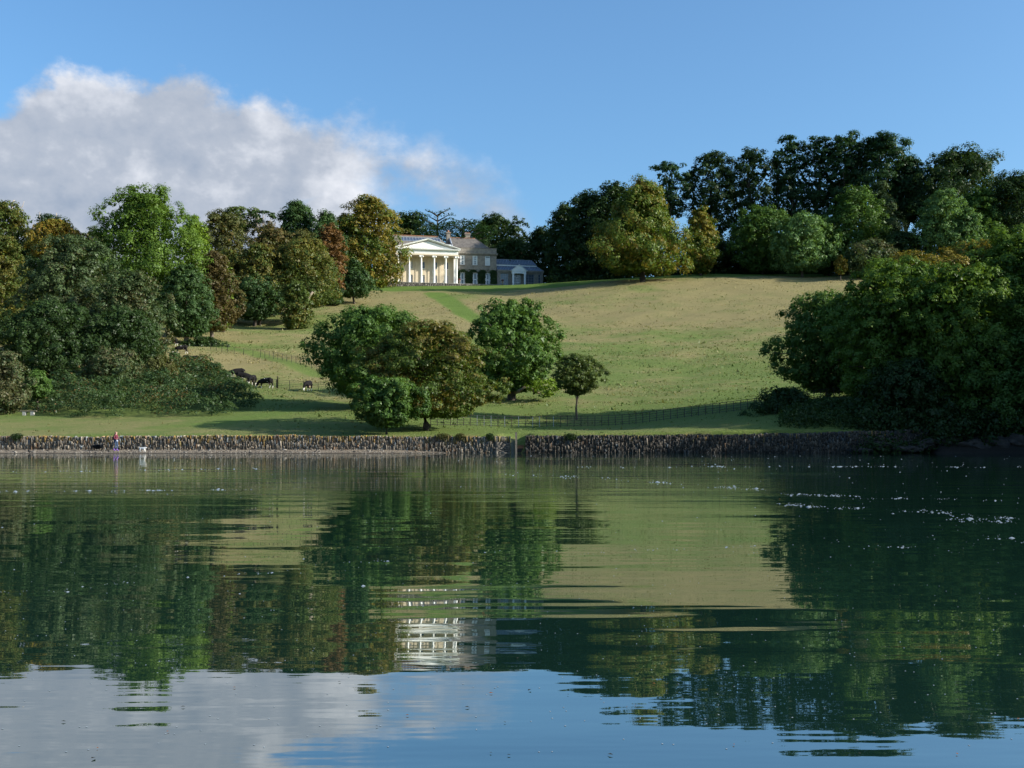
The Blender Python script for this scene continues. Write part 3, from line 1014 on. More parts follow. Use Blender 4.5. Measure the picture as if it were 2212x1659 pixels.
T('shore_oak_tree', 'high dark tree cut by the right picture edge', 2200, 505, 112, 260, 'bright', 'round', base=900, cl=0.14, layers=5, px=4.8)
T('shore_oak_tree', 'yellow green treetop between the shore trees and the pale ashes', 2110, 528, 116, 190, 'gold', 'round', base=760, cl=0.16, accent=0.6, px=4.6)
T('shore_oak_tree', 'low tree overhanging the rocks at the right picture edge', 2190, 720, 101, 220, 'green', 'broad', base=955, cl=0.15, layers=5, px=4.8)
T('shore_oak_tree', 'low tree overhanging the end of the sea wall', 1950, 780, 102, 200, 'dark', 'broad', base=952, cl=0.16, layers=5, px=4.8)

# unseen wood added right of the shore trees, sized to shade shore and wall
Ps, Ns_, Cs_, Ss_ = [], [], [], []
for i in range(40):
    x = 51 + (i % 5) * 8 + rng.uniform(-2, 2)
    y = 62 + (i // 5) * 6.5 + rng.uniform(-2, 2)
    if x / y < 0.485:
        x = y * 0.485 + 2 + rng.uniform(0, 3)
    z = max(gz(x, y), 0)
    if gz(x, y) < 0.2:
        continue
    H_ = rng.uniform(11, 15)
    n_ = 2600
    cl_ = rand_dirs(24) * np.array([4.4, 4.4, H_ * 0.5]) * 0.8 + np.array([x, y, z + H_ * 0.47])
    d_ = rand_dirs(n_)
    P = cl_[rng.integers(0, 24, n_)] + d_ * 1.9 * (0.6 + 0.4 * rng.random((n_, 1)))
    Ps.append(P)
    Ns_.append(d_ + 0.6 * rand_dirs(n_))
    Cs_.append(leaf_colors(P, 'green', 0))
P = np.concatenate(Ps)
wl = link('shade_woodland', leaf_mesh('shade_woodland', P, np.concatenate(Ns_), np.full(len(P), 0.55), np.concatenate(Cs_)), None)
tag(wl, 'unseen wood added past the right edge to shade the shore', 'shade_woodland', kind='stuff')



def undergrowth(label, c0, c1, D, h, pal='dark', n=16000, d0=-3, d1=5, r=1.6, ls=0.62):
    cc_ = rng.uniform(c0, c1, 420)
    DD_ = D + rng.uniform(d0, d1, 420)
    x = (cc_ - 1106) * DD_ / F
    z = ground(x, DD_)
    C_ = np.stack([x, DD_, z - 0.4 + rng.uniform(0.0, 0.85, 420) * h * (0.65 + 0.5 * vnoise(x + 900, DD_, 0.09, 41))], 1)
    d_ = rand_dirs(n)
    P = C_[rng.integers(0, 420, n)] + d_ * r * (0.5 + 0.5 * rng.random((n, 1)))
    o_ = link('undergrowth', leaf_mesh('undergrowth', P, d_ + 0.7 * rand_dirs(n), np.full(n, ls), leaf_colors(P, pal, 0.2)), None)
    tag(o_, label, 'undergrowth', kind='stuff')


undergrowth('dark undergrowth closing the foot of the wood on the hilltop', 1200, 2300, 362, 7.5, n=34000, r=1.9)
undergrowth('low dark thicket along the meadow edge under the park trees', 1440, 2250, 350, 2.6, 'dark', 16000, -2, 3, 1.2, 0.5)
undergrowth('low dark thicket beside the golden chestnut trunk', 1185, 1345, 356, 2.4, 'dark', 7000, -2, 2, 1.2, 0.5)
undergrowth('brown green undergrowth between the oaks on the slope', 420, 745, 318, 9, 'olive', n=12000)
undergrowth('dark undergrowth behind the trees at the far edge of the wood', -60, 240, 262, 10, 'dark', n=9000)
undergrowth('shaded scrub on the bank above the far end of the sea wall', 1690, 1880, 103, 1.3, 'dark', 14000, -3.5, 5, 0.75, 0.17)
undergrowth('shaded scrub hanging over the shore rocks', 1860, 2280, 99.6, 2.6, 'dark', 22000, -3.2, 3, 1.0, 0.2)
# dead stems and pale limbs
def dead_tree(label, c, D, foot, pts, r0):
    x = (c - 1106) * D / F
    z = gz(x, D)
    root = empty('dead_tree', (x, D, z), label, 'dead tree')
    k = D / F
    for j, br in enumerate(pts):
        q = [((a - c) * k, 0.3 * j, 1 + (HZ - b_) * k - z) for a, b_ in br]
        if j == 0:
            q = [(0, 0, -0.3)] + q
        n_ = len(q)
        rr = [r0 * (0.35 if j else 1) * (1 - 0.75 * i / (n_ - 1)) for i in range(n_)]
        MB().tube(q, rr, 6).build('trunk' if j == 0 else 'branch', M['deadwood'], root)


dead_tree('bleached dead tree with forked bare limbs at the top left corner of the wood', 25, 243, 480,
          [[(25, 480), (27, 455), (24, 442), (31, 432)], [(27, 456), (38, 452), (47, 446), (51, 434)], [(25, 452), (20, 444), (21, 438)], [(30, 455), (44, 458)]], 0.45)
dead_tree('taller bare grey snag above the orange tree', 122, 240, 520, [[(120, 505), (121, 480), (122, 460)], [(121, 470), (118, 466)]], 0.34)
dead_tree('short bare grey snag left of the taller one', 86, 241, 490, [[(85, 485), (86, 457)]], 0.2)

# pale fallen limb under the round sycamore, pale limb in the great oak: boughs of those trees
sy = [o for o in col.objects if o.get('label', '').startswith('dense green sycamore')][0]
k_ = sy.location.y / F
q = [((a - 1106) * k_ - sy.location.x, -2.2 + 0.1 * i, 1 + (HZ - b_) * k_ - sy.location.z) for i, (a, b_) in enumerate(((1112, 862), (1122, 846), (1133, 838), (1146, 844), (1160, 850), (1176, 856)))]
q[0] = (0.2, 0, 0.9)
MB().tube(q, [0.28, 0.22, 0.17, 0.13, 0.09, 0.04], 7).build('limb', M['pale_bark'], sy)
q2 = [q[2], (q[2][0] + 0.7, q[2][1] - .2, q[2][2] - 0.1), (q[2][0] + 1.5, q[2][1], q[2][2] - 0.55), (q[2][0] + 2.4, q[2][1], q[2][2] - 0.9)]
MB().tube(q2, [0.13, 0.1, 0.07, 0.03], 6).build('limb', M['pale_bark'], sy)
me_, cc_ = crown('low_spray', q[5][0], sy.location.y - 2, 0.3, 2.4, 2.6, 'flat', 'lime', px=4, layers=3, flat=0.4, gaps=.3)
me_.transform(__import__('mathutils').Matrix.Translation((q[5][0], -2.0, 0)))
link('low_spray', me_, sy)
gk = [o for o in col.objects if o.get('label', '').startswith('great spreading')][0]
k_ = (gk.location.y - 9) / F
q = [((a - 1106) * k_ - gk.location.x, -9.0, 1 + (HZ - b_) * k_ - gk.location.z) for a, b_ in ((652, 668), (661, 655), (668, 640), (676, 630))]
MB().tube([(0, 0, 2.5)] + q, [0.8, 0.55, 0.45, 0.35, 0.2], 7).build('limb', M['pale_bark'], gk)

# cedars behind the house
def cedar(label, c, top, D, wpx, tiers, pal='pine', base=None, seed=3, rr_=0.5):
    x, D, z = on(c, D)
    root = empty('cedar_tree', (x, D, z), label, 'tree')
    k = D / F
    H = 1 + (HZ - top) * k - z
    rs = random.Random(seed)
    mb = MB()
    mb.tube([(0, 0, -0.3), (0.2, 0, H * 0.4), (-0.1, 0, H * 0.75), (0.1, 0, H * 0.93)], [rr_ * 1.3, rr_, rr_ * .7, rr_ * .35], 8)
    Cs, Ns = [], []
    for (dx, row, wd, th, dens) in tiers:
        zc = 1 + (HZ - row) * k - z
        xc = dx * k
        rx = wd * k / 2
        mb.tube([(0, 0, zc - abs(xc) * 0.35 - 0.8), (xc * .5, rs.uniform(-1, 1), zc - 0.5 - abs(xc) * .1), (xc, rs.uniform(-1.5, 1.5), zc - 0.15)], [0.28, 0.2, 0.08], 5)
        n_ = int(rx * rx * dens * 6)
        P = rand_dirs(n_) * (rng.random((n_, 1)) ** 0.4) * np.array([rx, rx, th * k / 2])
        P += np.array([xc, 0, zc])
        P[:, 2] += 0.25 * np.sin(P[:, 0] * 1.7) - 0.03 * (P[:, 0] - xc) ** 2 / max(rx, .1)
        Cs.append(P)
        Ns.append(rand_dirs(n_) * 0.7 + np.array([0, 0, 1]))
    P = np.concatenate(Cs)
    N = np.concatenate(Ns)
    link('crown', leaf_mesh('crown', P, N, np.full(len(P), 2.6 * k), leaf_colors(P, pal, 0)), root)
    mb.build('trunk', M['bark'], root)


cedar('gaunt cedar with few flat tiers against the sky above the roof ridge', 945, 452, 384, 90,
      [(-25, 453, 9, 4, 3), (22, 452, 18, 4, 3), (8, 459, 26, 4, 2.5), (-12, 458, 22, 4, 2.5), (-20, 466, 20, 5, 2.5), (26, 464, 30, 4, 2), (-34, 473, 34, 6, 2.5), (0, 468, 22, 4, 2),
       (22, 473, 28, 5, 2.5), (-26, 482, 44, 6, 2.5), (30, 482, 34, 6, 2.5), (0, 490, 60, 7, 2)], seed=5)
cedar('dense spreading cedar with layered plates behind the chimneys', 1000, 474, 376, 120,
      [(-4, 478, 44, 6, 3), (-30, 484, 52, 6, 3), (20, 482, 46, 6, 3), (0, 490, 80, 7, 3), (-52, 492, 70, 8, 3), (38, 492, 56, 6, 3), (-66, 500, 80, 8, 3), (0, 499, 90, 8, 3), (46, 500, 60, 8, 3),
       (-60, 510, 90, 9, 3), (0, 510, 90, 9, 3), (50, 511, 60, 8, 3), (0, 522, 120, 9, 3)], seed=8)

# ------------------------------------------------------------------ grass tufts and bracken
NT_ = 95000
cc1 = rng.uniform(-120, 2330, NT_)
u_ = rng.random(NT_)
rowE = 14 + u_ * 345
Dg = np.interp(rowE, [14, 20, 25, 33, 46, 89, 125, 195, 250, 303, 323, 345, 359], [98.6, 105, 112, 118, 125, 140, 160, 200, 250, 300, 325, 345, 352])
Dg = Dg * (1 + 0.02 * rng.normal(size=NT_))
Dg = np.clip(Dg, 98.9, 354)
gx = (cc1 - 1106) * Dg / F
dr, lw = masks(gx, Dg)
patchy = vnoise(gx + 700, Dg * 2.2, 0.12, 21) * 0.6 + vnoise(gx + 700, Dg * 2.2, 0.5, 22) * 0.4
keep = (lw < 0.4) & (rng.random(NT_) < sstep(0.30, 0.62, patchy) * np.interp(Dg, [98, 108, 120, 350], [0.35, 0.55, 1, 1]))
keep &= ~((cc1 > 20) & (cc1 < 560) & (Dg < 175) & (Dg > 112))
gx, Dg, dr = gx[keep], Dg[keep], dr[keep]
n_ = len(gx)
sz = np.interp(Dg, [98, 160, 260, 350], [2.8, 2.7, 1.9, 1.5]) * Dg / F * np.exp(0.35 * rng.normal(size=n_))
gz_ = ground(gx, Dg)
u_ = np.clip(dr + 0.30 * rng.normal(size=n_), 0, 1)[:, None]
gcol = np.array([0.080, 0.125, 0.028]) * (1 - u_) + np.array([0.24, 0.20, 0.09]) * u_
dk = ((rng.random(n_) < 0.12) & (Dg < 240))[:, None]
gcol = np.where(dk, gcol * 0.75, gcol)
TV, TCc = [], []
for kk in range(2):
    th = rng.uniform(0, 2 * np.pi, n_)
    ww = sz * rng.uniform(0.25, 0.55, n_)
    bx0, by0 = gx + rng.normal(size=n_) * sz * 0.3, Dg + rng.normal(size=n_) * sz * 0.3
    tipx, tipy = bx0 + rng.normal(size=n_) * sz * 0.35, by0 + rng.normal(size=n_) * sz * 0.2
    p0 = np.stack([bx0 - np.cos(th) * ww, by0 - np.sin(th) * ww, gz_ - 0.04], 1)
    p1 = np.stack([bx0 + np.cos(th) * ww, by0 + np.sin(th) * ww, gz_ - 0.04], 1)
    p2 = np.stack([tipx, tipy, gz_ + sz * rng.uniform(0.45, 0.95, n_)], 1)
    TV.append(np.stack([p0, p1, p2], 1).reshape(-1, 3))
    TCc.append(gcol * (1 + 0.1 * rng.normal(size=(n_, 1))))
tm = quads_mesh('grass_tufts', np.concatenate(TV), np.arange(6 * n_).reshape(-1, 3))
face_col(tm, np.concatenate(TCc))
tm.materials.append(M['leaf'])
link('grass_tufts', tm, None)
tag(bpy.data.objects['grass_tufts'], 'rough grass tufts and seed heads over the sloping meadow', 'grass', kind='stuff')

BR = [(58, 888), (120, 901), (220, 905), (330, 903), (440, 901), (500, 896), (538, 885), (560, 868), (552, 851), (515, 836), (478, 812), (440, 796), (400, 788), (300, 795), (180, 815), (60, 850)]
BRW = np.array([at_row(a, b_)[:2] for a, b_ in BR])


def inside(px_, py_, poly):
    r_ = np.zeros(len(px_), bool)
    j = len(poly) - 1
    for i in range(len(poly)):
        xi, yi = poly[i]
        xj, yj = poly[j]
        c_ = ((yi > py_) != (yj > py_)) & (px_ < (xj - xi) * (py_ - yi) / (yj - yi + 1e-9) + xi)
        r_ ^= c_
        j = i
    return r_


cx_ = rng.uniform(BRW[:, 0].min(), BRW[:, 0].max(), 6500)
cy_ = rng.uniform(BRW[:, 1].min(), BRW[:, 1].max(), 6500)
k_ = inside(cx_, cy_, BRW)
cx_, cy_ = cx_[k_][:1500], cy_[k_][:1500]
edge = seg_dist(cx_, cy_, [tuple(p) for p in BRW] + [tuple(BRW[0])])
hh = 0.5 + 2.3 * sstep(0, 2.0, edge) * (0.35 + 1.0 * vnoise(cx_ + 300, cy_, 0.30, 31))
ncl = len(cx_)
NB = 62000
idx = rng.integers(0, ncl, NB)
d = rand_dirs(NB)
d[:, 2] = np.abs(d[:, 2])
rr = rng.uniform(0.45, 0.95, ncl)[idx]
P = np.stack([cx_, cy_, ground(cx_, cy_) + hh * rng.uniform(0.25, 0.72, ncl)], 1)[idx] + d * rr[:, None] * np.array([1, 1, 0.7])
sz = np.interp(P[:, 1], [110, 180], [0.20, 0.30])
bcol = leaf_colors(P, 'bracken', 0.13, 5)
link('bracken', leaf_mesh('bracken', P, d + rand_dirs(NB) * 0.6 + np.array([0, 0, .4]), sz, bcol, aspect=0.4), None)
tag(bpy.data.objects['bracken'], 'dense bracken covering the bank below the oaks', 'bracken', kind='stuff')


# ------------------------------------------------------------------ sea wall
def stone_mesh(name, boxes, cols):
    """boxes (n,6): x0 x1 y0 y1 z0 z1, corners pushed about a little"""
    b_ = np.array(boxes)
    n = len(b_)
    V_ = np.zeros((n, 8, 3))
    for i in range(8):
        V_[:, i, 0] = b_[:, i & 1]
        V_[:, i, 1] = b_[:, 2 + ((i >> 1) & 1)]
        V_[:, i, 2] = b_[:, 4 + ((i >> 2) & 1)]
    s_ = np.minimum(b_[:, 1] - b_[:, 0], b_[:, 5] - b_[:, 4])[:, None, None]
    V_ += rng.normal(size=V_.shape) * s_ * np.array([0.16, 0.12, 0.22])
    f_ = np.array([[0, 1, 5, 4], [1, 3, 7, 5], [2, 0, 4, 6], [4, 5, 7, 6], [0, 2, 3, 1], [3, 2, 6, 7]])
    Fc = (f_[None] + (np.arange(n) * 8)[:, None, None]).reshape(-1, 4)
    me = quads_mesh(name, V_.reshape(-1, 3), Fc)
    face_col(me, np.repeat(np.array(cols), 6, axis=0), 'stonecol')
    return me


m, t = new_mat('wall_stone')
p = t.add('ShaderNodeBsdfPrincipled')
a = t.add('ShaderNodeAttribute', attribute_name='stonecol')
g = t.add('ShaderNodeNewGeometry')
n1 = t.noise(g.outputs['Position'], 9, 5, 0.65)
t.link(t.mix(t.mapr(n1, 0.35, 0.65), t.vmath('MULTIPLY', a.outputs['Color'], (0.55, 0.55, 0.57)), a.outputs['Color']), p.inputs['Base Color'])
p.inputs['Roughness'].default_value = 0.9
b = t.add('ShaderNodeBump')
b.inputs['Strength'].default_value = 0.5
b.inputs['Distance'].default_value = 0.03
t.link(n1, b.inputs['Height'])
t.link(b.outputs[0], p.inputs['Normal'])
finish(t, p.outputs[0])
M['wall_stone'] = m
m, t = new_mat('wall_core')
p = t.add('ShaderNodeBsdfPrincipled')
p.inputs['Base Color'].default_value = (0.022, 0.02, 0.017, 1)
p.inputs['Roughness'].default_value = 1.0
finish(t, p.outputs[0])
M['core'] = m


def wall_top(x):
    return 1.50 + 0.05 * math.sin(x * 0.21) + 0.03 * math.sin(x * 0.9) + (0.0 if x < 10 else 0.02 * (x - 10))


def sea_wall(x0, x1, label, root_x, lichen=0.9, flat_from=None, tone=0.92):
    root = empty('sea_wall', (root_x, 98.3, 0), label, 'wall')
    core = MB()
    x = x0
    while x < x1:
        xe = min(x + 2.5, x1)
        core.box(x - root_x, xe - root_x, -0.02, 0.40, -0.6, min(wall_top(x), wall_top(xe)) - 0.10)
        x = xe
    core.build('wall_core', M['core'], root)
    boxes, cols = [], []
    x = x0
    while x < x1 - 0.03:
        wd = random.choice((0.05, 0.06, 0.07, 0.085, 0.10, 0.13)) * random.uniform(0.85, 1.2)
        wd = min(wd, x1 - x)
        top = wall_top(x) + random.uniform(-0.07, 0.05)
        if flat_from is not None and x > flat_from:
            # coursed pier end: flat slabs below a standing course
            zz = -0.3
            wd = x1 - x
            while zz < 0.98:
                h_ = random.uniform(0.05, 0.10)
                xx = x
                while xx < x1 - 0.02:
                    l_ = min(random.uniform(0.22, 0.6), x1 - xx)
                    g_ = random.uniform(0.09, 0.26)
                    boxes.append((xx + .008, xx + l_ - .008, -0.16 - random.uniform(0, .06), 0.1, zz, zz + h_ - 0.012))
                    cols.append((g_ * 1.05, g_ * 0.92, g_ * 0.75))
                    xx += l_
                zz += h_
            xx = x
            while xx < x1 - 0.03:
                l_ = min(random.uniform(0.05, 0.1), x1 - xx)
                boxes.append((xx + .004, xx + l_ - .004, -0.14 - random.uniform(0, .06), 0.32, 1.0, 1.46 + random.uniform(-.03, .05)))
                cols.append(random.choice(((0.34, 0.26, 0.12), (0.28, 0.24, 0.18), (0.40, 0.24, 0.05))))
                xx += l_
            break
        zz = -0.35
        while zz < top - 0.05:
            h_ = random.choice((0.14, 0.2, 0.28, 0.36, 0.5)) * random.uniform(0.8, 1.2)
            if top - zz - h_ < 0.12:
                h_ = top - zz
            g_ = random.choice((0.10, 0.14, 0.18, 0.22, 0.26, 0.31)) * random.uniform(0.85, 1.15)
            if random.random() < 0.05:
                g_ = 0.44
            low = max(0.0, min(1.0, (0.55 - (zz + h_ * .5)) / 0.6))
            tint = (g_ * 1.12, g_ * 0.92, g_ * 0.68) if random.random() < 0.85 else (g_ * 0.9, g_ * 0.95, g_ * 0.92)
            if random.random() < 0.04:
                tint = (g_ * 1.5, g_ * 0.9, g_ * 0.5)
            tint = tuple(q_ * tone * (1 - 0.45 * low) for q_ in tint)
            patch_ = 0.5 + 0.5 * math.sin(x * 0.55 + math.sin(x * 0.17) * 3)
            if zz + h_ > top - 0.45 and random.random() < lichen * (0.25 + 0.6 * patch_) * (1 if zz + h_ > top - 0.1 else 0.35):
                tint = random.choice(((0.26, 0.17, 0.055), (0.24, 0.18, 0.07), (0.21, 0.165, 0.075), (0.32, 0.19, 0.05)))
            y0 = -0.05 - random.uniform(0, 0.13)
            boxes.append((x + 0.002, x + wd - 0.002, y0, 0.12 if zz + h_ < top - 0.1 else 0.38, zz + 0.006, zz + h_ - 0.008))
            cols.append(tint)
            zz += h_
        x += wd
    boxes = [(a_ - root_x, b_ - root_x, c_, d_, e_, f_) for a_, b_, c_, d_, e_, f_ in boxes]
    vis = [(b_[1] - b_[0]) * (b_[5] - max(b_[4], 0)) if abs((b_[0] + root_x) / 98.3) < 0.4537 else -1 for b_ in boxes]
    order = sorted(range(len(boxes)), key=lambda i: -vis[i])
    for i in order[:290]:
        bx_ = boxes[i]
        c0 = ((bx_[0] + bx_[1]) / 2, bx_[2], (bx_[4] + bx_[5]) / 2)
        me_ = stone_mesh('stone', [(bx_[0] - c0[0], bx_[1] - c0[0], 0, bx_[3] - c0[1], bx_[4] - c0[2], bx_[5] - c0[2])], [cols[i]])
        link('stone', me_, root, M['wall_stone'], c0)
    rest = order[290:]
    o = link('small_stones', stone_mesh('small_stones', [boxes[i] for i in rest], [cols[i] for i in rest]), root, M['wall_stone'])
    o['kind'] = 'stuff'
    return root


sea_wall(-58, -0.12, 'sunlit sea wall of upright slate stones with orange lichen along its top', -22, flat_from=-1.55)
sea_wall(1.17, 37.5, 'shaded sea wall of upright slate stones beyond the timber posts', 18, lichen=0.2, tone=0.36)  # stones coloured darker to deepen the shade on this stretch

# plants hanging over the wall top
for (src, wd, lab) in ((1080, 40, 'brown dry creeper hanging over the sea wall below the beech'), (1124, 26, 'small tuft of dry creeper on the wall, middle of three'),
                       (1196, 20, 'small green creeper on the wall top next to the coursed pier'), (42, 34, 'low green plant on the wall top near the left end'), (1392, 36, 'dark ivy clump on the shaded wall beside the gap')):
    x = (src - 1250) * 98.2 / 2755
    n_ = 900
    rw = wd * 98.2 / 2755 / 2
    P = rand_dirs(n_) * rng.random((n_, 1)) ** 0.4 * np.array([rw, 0.28, 0.24])
    P[:, 2] -= 0.35 * (rng.random(n_) ** 2) * (P[:, 1] < 0)
    o = link('creeper', leaf_mesh('creeper', P, rand_dirs(n_), np.full(n_, 0.075), leaf_colors(P, 'brown' if 'brown' in lab or 'dry' in lab else 'dark', 0.1), aspect=0.5), None, None, (x, 98.15, 1.52))
    tag(o, lab, 'plant')

# timber in the gap
o = MB().box(-0.085, 0.085, -0.09, 0.09, -1.2, 1.78)
o.prism([(-0.085, 1.78), (0.085, 1.78), (0.02, 1.83), (-0.05, 1.82)], -0.088, 0.088)
tag(o.build('timber_post', M['oak_post'], None, (0.36, 98.0, 0)), 'tall weathered timber post standing in the gap of the sea wall', 'post')
gp = empty('sluice_board', (0.08, 98.1, -0.5), 'dark wet upright boards beside the timber post', 'sluice')
for i in range(3):
    MB().box(-0.16 + i * 0.11, -0.06 + i * 0.11, -0.03, 0.03 + 0.004 * i, 0, 1.78 - 0.03 * i).build('plank', M['wet_oak'], gp)
st_ = empty('stone_step', (0.80, 98.6, 0.0), 'reddish stone step inside the gap of the sea wall', 'step')
for j in range(2):
    for i in range(4):
        bx_ = MB().box(0, 0.155, 0, 0.35, 0, 0.13)
        bx_.build('brick', M['terracotta'], st_, (-0.33 + i * 0.165 + 0.05 * j, 0.30 * j, 0.42 + 0.14 * j))
MB().box(-0.38, 0.38, 0.0, 1.6, -0.3, 0.415).build('footing', M['rock'], st_)


n_ = 1700
sx0 = rng.uniform(-46, -1, n_)
sy0 = rng.uniform(94.2, 98.2, n_)
ss = np.exp(rng.normal(size=n_) * 0.45) * 0.035
bx = [(x - q_, x + q_, y - q_ * .8, y + q_ * .8, z - q_ * .4, z + q_ * .6) for x, y, z, q_ in zip(sx0, sy0, ground(sx0, sy0), ss)]
gg_ = rng.uniform(0.08, 0.34, n_)[:, None] * np.array([[1.05, 0.92, 0.76]])
wk = (rng.random(n_) < 0.25)[:, None]
gg_ = np.where(wk, gg_ * 0.25, gg_)
tag(link('shingle', stone_mesh('shingle', bx, gg_), None, M['wall_stone']), 'loose stones and weed strewn over the narrow beach', 'shingle', kind='stuff')

# ------------------------------------------------------------------ rocks
def rock(label, c, row, rx, ry, rz, D=None, seed=0):
    x = (c - 1106) * D / F
    z = 1 + (HZ - row) * D / F
    me = bpy.data.meshes.new('rock')
    import bmesh
    bm = bmesh.new()
    bmesh.ops.create_icosphere(bm, subdivisions=3, radius=1)
    rs = np.random.default_rng(seed)
    ks = rs.normal(size=(6, 3)) * 1.6
    ph = rs.uniform(0, 6, 6)
    for v in bm.verts:
        p_ = np.array(v.co)
        f_ = 1 + 0.16 * sum(math.sin(float(ks[i] @ p_) * 2 + ph[i]) for i in range(6)) / 1.6
        q_ = p_ * f_
        q_ = np.round(q_ * 5) / 5 * 0.45 + q_ * 0.55
        v.co = (q_[0] * rx, q_[1] * ry, q_[2] * rz)
    bm.to_mesh(me)
    bm.free()
    o = link('shore_rock', me, None, M['rock'], (x, D, z))
    tag(o, label, 'rock', 'rocks along the shaded shore')


for i, (c, row, rx, ry, rz, D, lab) in enumerate((
        (1868, 968, 0.7, 0.5, 0.4, 97, 'low dark rock at the far end of the shaded sea wall'),
        (1905, 958, 0.9, 0.7, 0.8, 97.6, 'upright rock just past the end of the shaded sea wall'),
        (1955, 964, 1.3, 0.7, 0.5, 96.8, 'long low shore rock under the low tree at the wall end'),
        (2000, 955, 1.0, 0.8, 0.8, 97.5, 'rounded shore rock, fourth from the end of the sea wall'),
        (2050, 952, 1.2, 0.8, 1.0, 97.6, 'brown rock face, fifth from the end of the sea wall'),
        (2100, 958, 1.5, 0.8, 0.9, 97.0, 'widest brown rock face at the water, sixth from the wall end'),
        (2155, 955, 1.1, 0.8, 1.1, 97.3, 'tall rock with a pale top near the right edge'),
        (2200, 950, 1.4, 0.9, 1.4, 97.2, 'highest rock face, at the right edge of the picture'))):
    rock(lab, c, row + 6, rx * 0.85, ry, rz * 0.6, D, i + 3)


# ------------------------------------------------------------------ iron fences and the gate
def fence(label, pts, gap_, h, mat_seq=None, rails=5, rr=0.02):
    """pts: (col, row of foot) or world points"""
    W = [Vector(p_) for p_ in pts]
    root = empty('estate_fence', W[0], label, 'fence')
    L = [0]
    for a, b_ in zip(W[:-1], W[1:]):
        L.append(L[-1] + math.hypot(b_.x - a.x, b_.y - a.y))
    n_ = max(2, int(L[-1] / gap_))
    P = []
    for i in range(n_ + 1):
        s_ = L[-1] * i / n_
        k = max(j for j in range(len(W)) if L[j] <= s_ + 1e-6)
        k = min(k, len(W) - 2)
        u = (s_ - L[k]) / (L[k + 1] - L[k])
        p_ = W[k].lerp(W[k + 1], u)
        p_.z = gz(p_.x, p_.y)
        P.append(p_)
    pm = MB().box(-0.032, 0.032, -0.014, 0.014, -0.3, h + 0.02).box(-0.03, 0.03, -0.05, 0.05, -0.02, 0.02).mesh('post')
    for i, p_ in enumerate(P):
        mat = mat_seq(i, p_) if mat_seq else M['iron']
        me_ = pm if mat is M['iron'] else None
        if me_ is None:
            if 'pm2' not in fence.__dict__ or True:
                me_ = bpy.data.meshes.get('post_pale') or MB().box(-0.03, 0.03, -0.014, 0.014, -0.3, h + 0.02).mesh('post_pale')
        o = link('post', me_, root, mat, p_ - W[0])
        o.rotation_euler = (random.uniform(-.02, .02), random.uniform(-.03, .03), 0)
    for r_ in range(rails):
        z_ = h * (0.12 + 0.88 * r_ / (rails - 1)) - 0.01
        q = [p_ - W[0] + Vector((0, 0, z_ + random.uniform(-.012, .012))) for p_ in P]
        MB().tube(q, rr if r_ < rails - 1 else rr * 1.3, 4).build('rail', M['iron'], root)
    return root


def wp(c, D):
    x, y, z = on(c, D)
    return (x, y, z)


fence('long iron estate fence along the foot of the meadow behind the sea wall',
      [wp(930, 113), wp(1018, 115), wp(1100, 116), wp(1230, 117), wp(1400, 118), wp(1500, 118), wp(1600, 117.5), wp(1700, 118), wp(1800, 119), wp(1850, 120)], 0.72, 1.08,
      lambda i, p_: M['pale_iron'] if -4 < p_.x < 6.2 and random.random() < 0.7 else M['iron'])
fence('thin iron fence crossing the pasture above the cows', [at_row(c, r) for c, r in ((455, 755), (500, 764), (560, 771), (610, 779), (650, 789), (690, 802), (740, 815))], 1.6, 1.1, rr=0.012)
gA, gB = at_row(549, 837), at_row(598, 839)
fence('iron fence running from the field gate towards the dark sycamore', [gB] + [at_row(c, r) for c, r in ((640, 842), (690, 845), (750, 849))], 1.9, 1.1, rr=0.012)
fence('short iron fence between the bracken and the field gate', [at_row(522, 829), at_row(536, 833), gA], 1.2, 1.1)
gv = Vector(gB) - Vector(gA)
gl_ = math.hypot(gv.x, gv.y)
gate = empty('field_gate', gA, 'closed iron field gate with crossed braces, a cow grazing at it', 'gate', rz=math.atan2(gv.y, gv.x))
for xx, hh_ in ((-0.12, 1.35), (gl_ + 0.12, 1.35)):
    MB().lathe([(0.07, -0.4), (0.07, hh_), (0.09, hh_), (0.09, hh_ + 0.05), (0.03, hh_ + 0.12)], (xx, 0, 0), 8).build('gate_post', M['iron'], gate)
gs = gv.z / gl_
fr_ = MB()
for xx in (0.06, gl_ - 0.06):
    fr_.box(xx - 0.03, xx + 0.03, -0.02, 0.02, 0.1 + gs * xx, 1.2 + gs * xx)
fr_.build('gate_frame', M['iron'], gate)
for r_ in range(5):
    z_ = 0.16 + r_ * 0.25
    MB().tube([(0.06, 0, z_ + gs * .06), (gl_ - 0.06, 0, z_ + gs * gl_)], 0.018, 4).build('bar', M['iron'], gate)
MB().tube([(0.08, -0.02, 0.15), (gl_ - 0.08, -0.02, 1.15 + gs * gl_)], 0.018, 4).build('brace', M['iron'], gate)
MB().tube([(0.08, 0.02, 1.15), (gl_ - 0.08, 0.02, 0.15 + gs * gl_)], 0.018, 4).build('brace', M['iron'], gate)

# ------------------------------------------------------------------ bench
bx, by, bz = at_row(62, 897)
bench = empty('stone_bench', (bx, by, bz), 'plain bench of one plank on two pale block legs at the shrub edge', 'bench')
MB().box(-0.85, 0.85, -0.2, 0.2, 0.42, 0.50).build('seat', M['plank'], bench)
MB().box(-0.62, -0.28, -0.16, 0.16, -0.1, 0.418).build('leg', M['concrete'], bench)
MB().box(0.24, 0.58, -0.16, 0.16, -0.1, 0.418).build('leg', M['concrete'], bench)


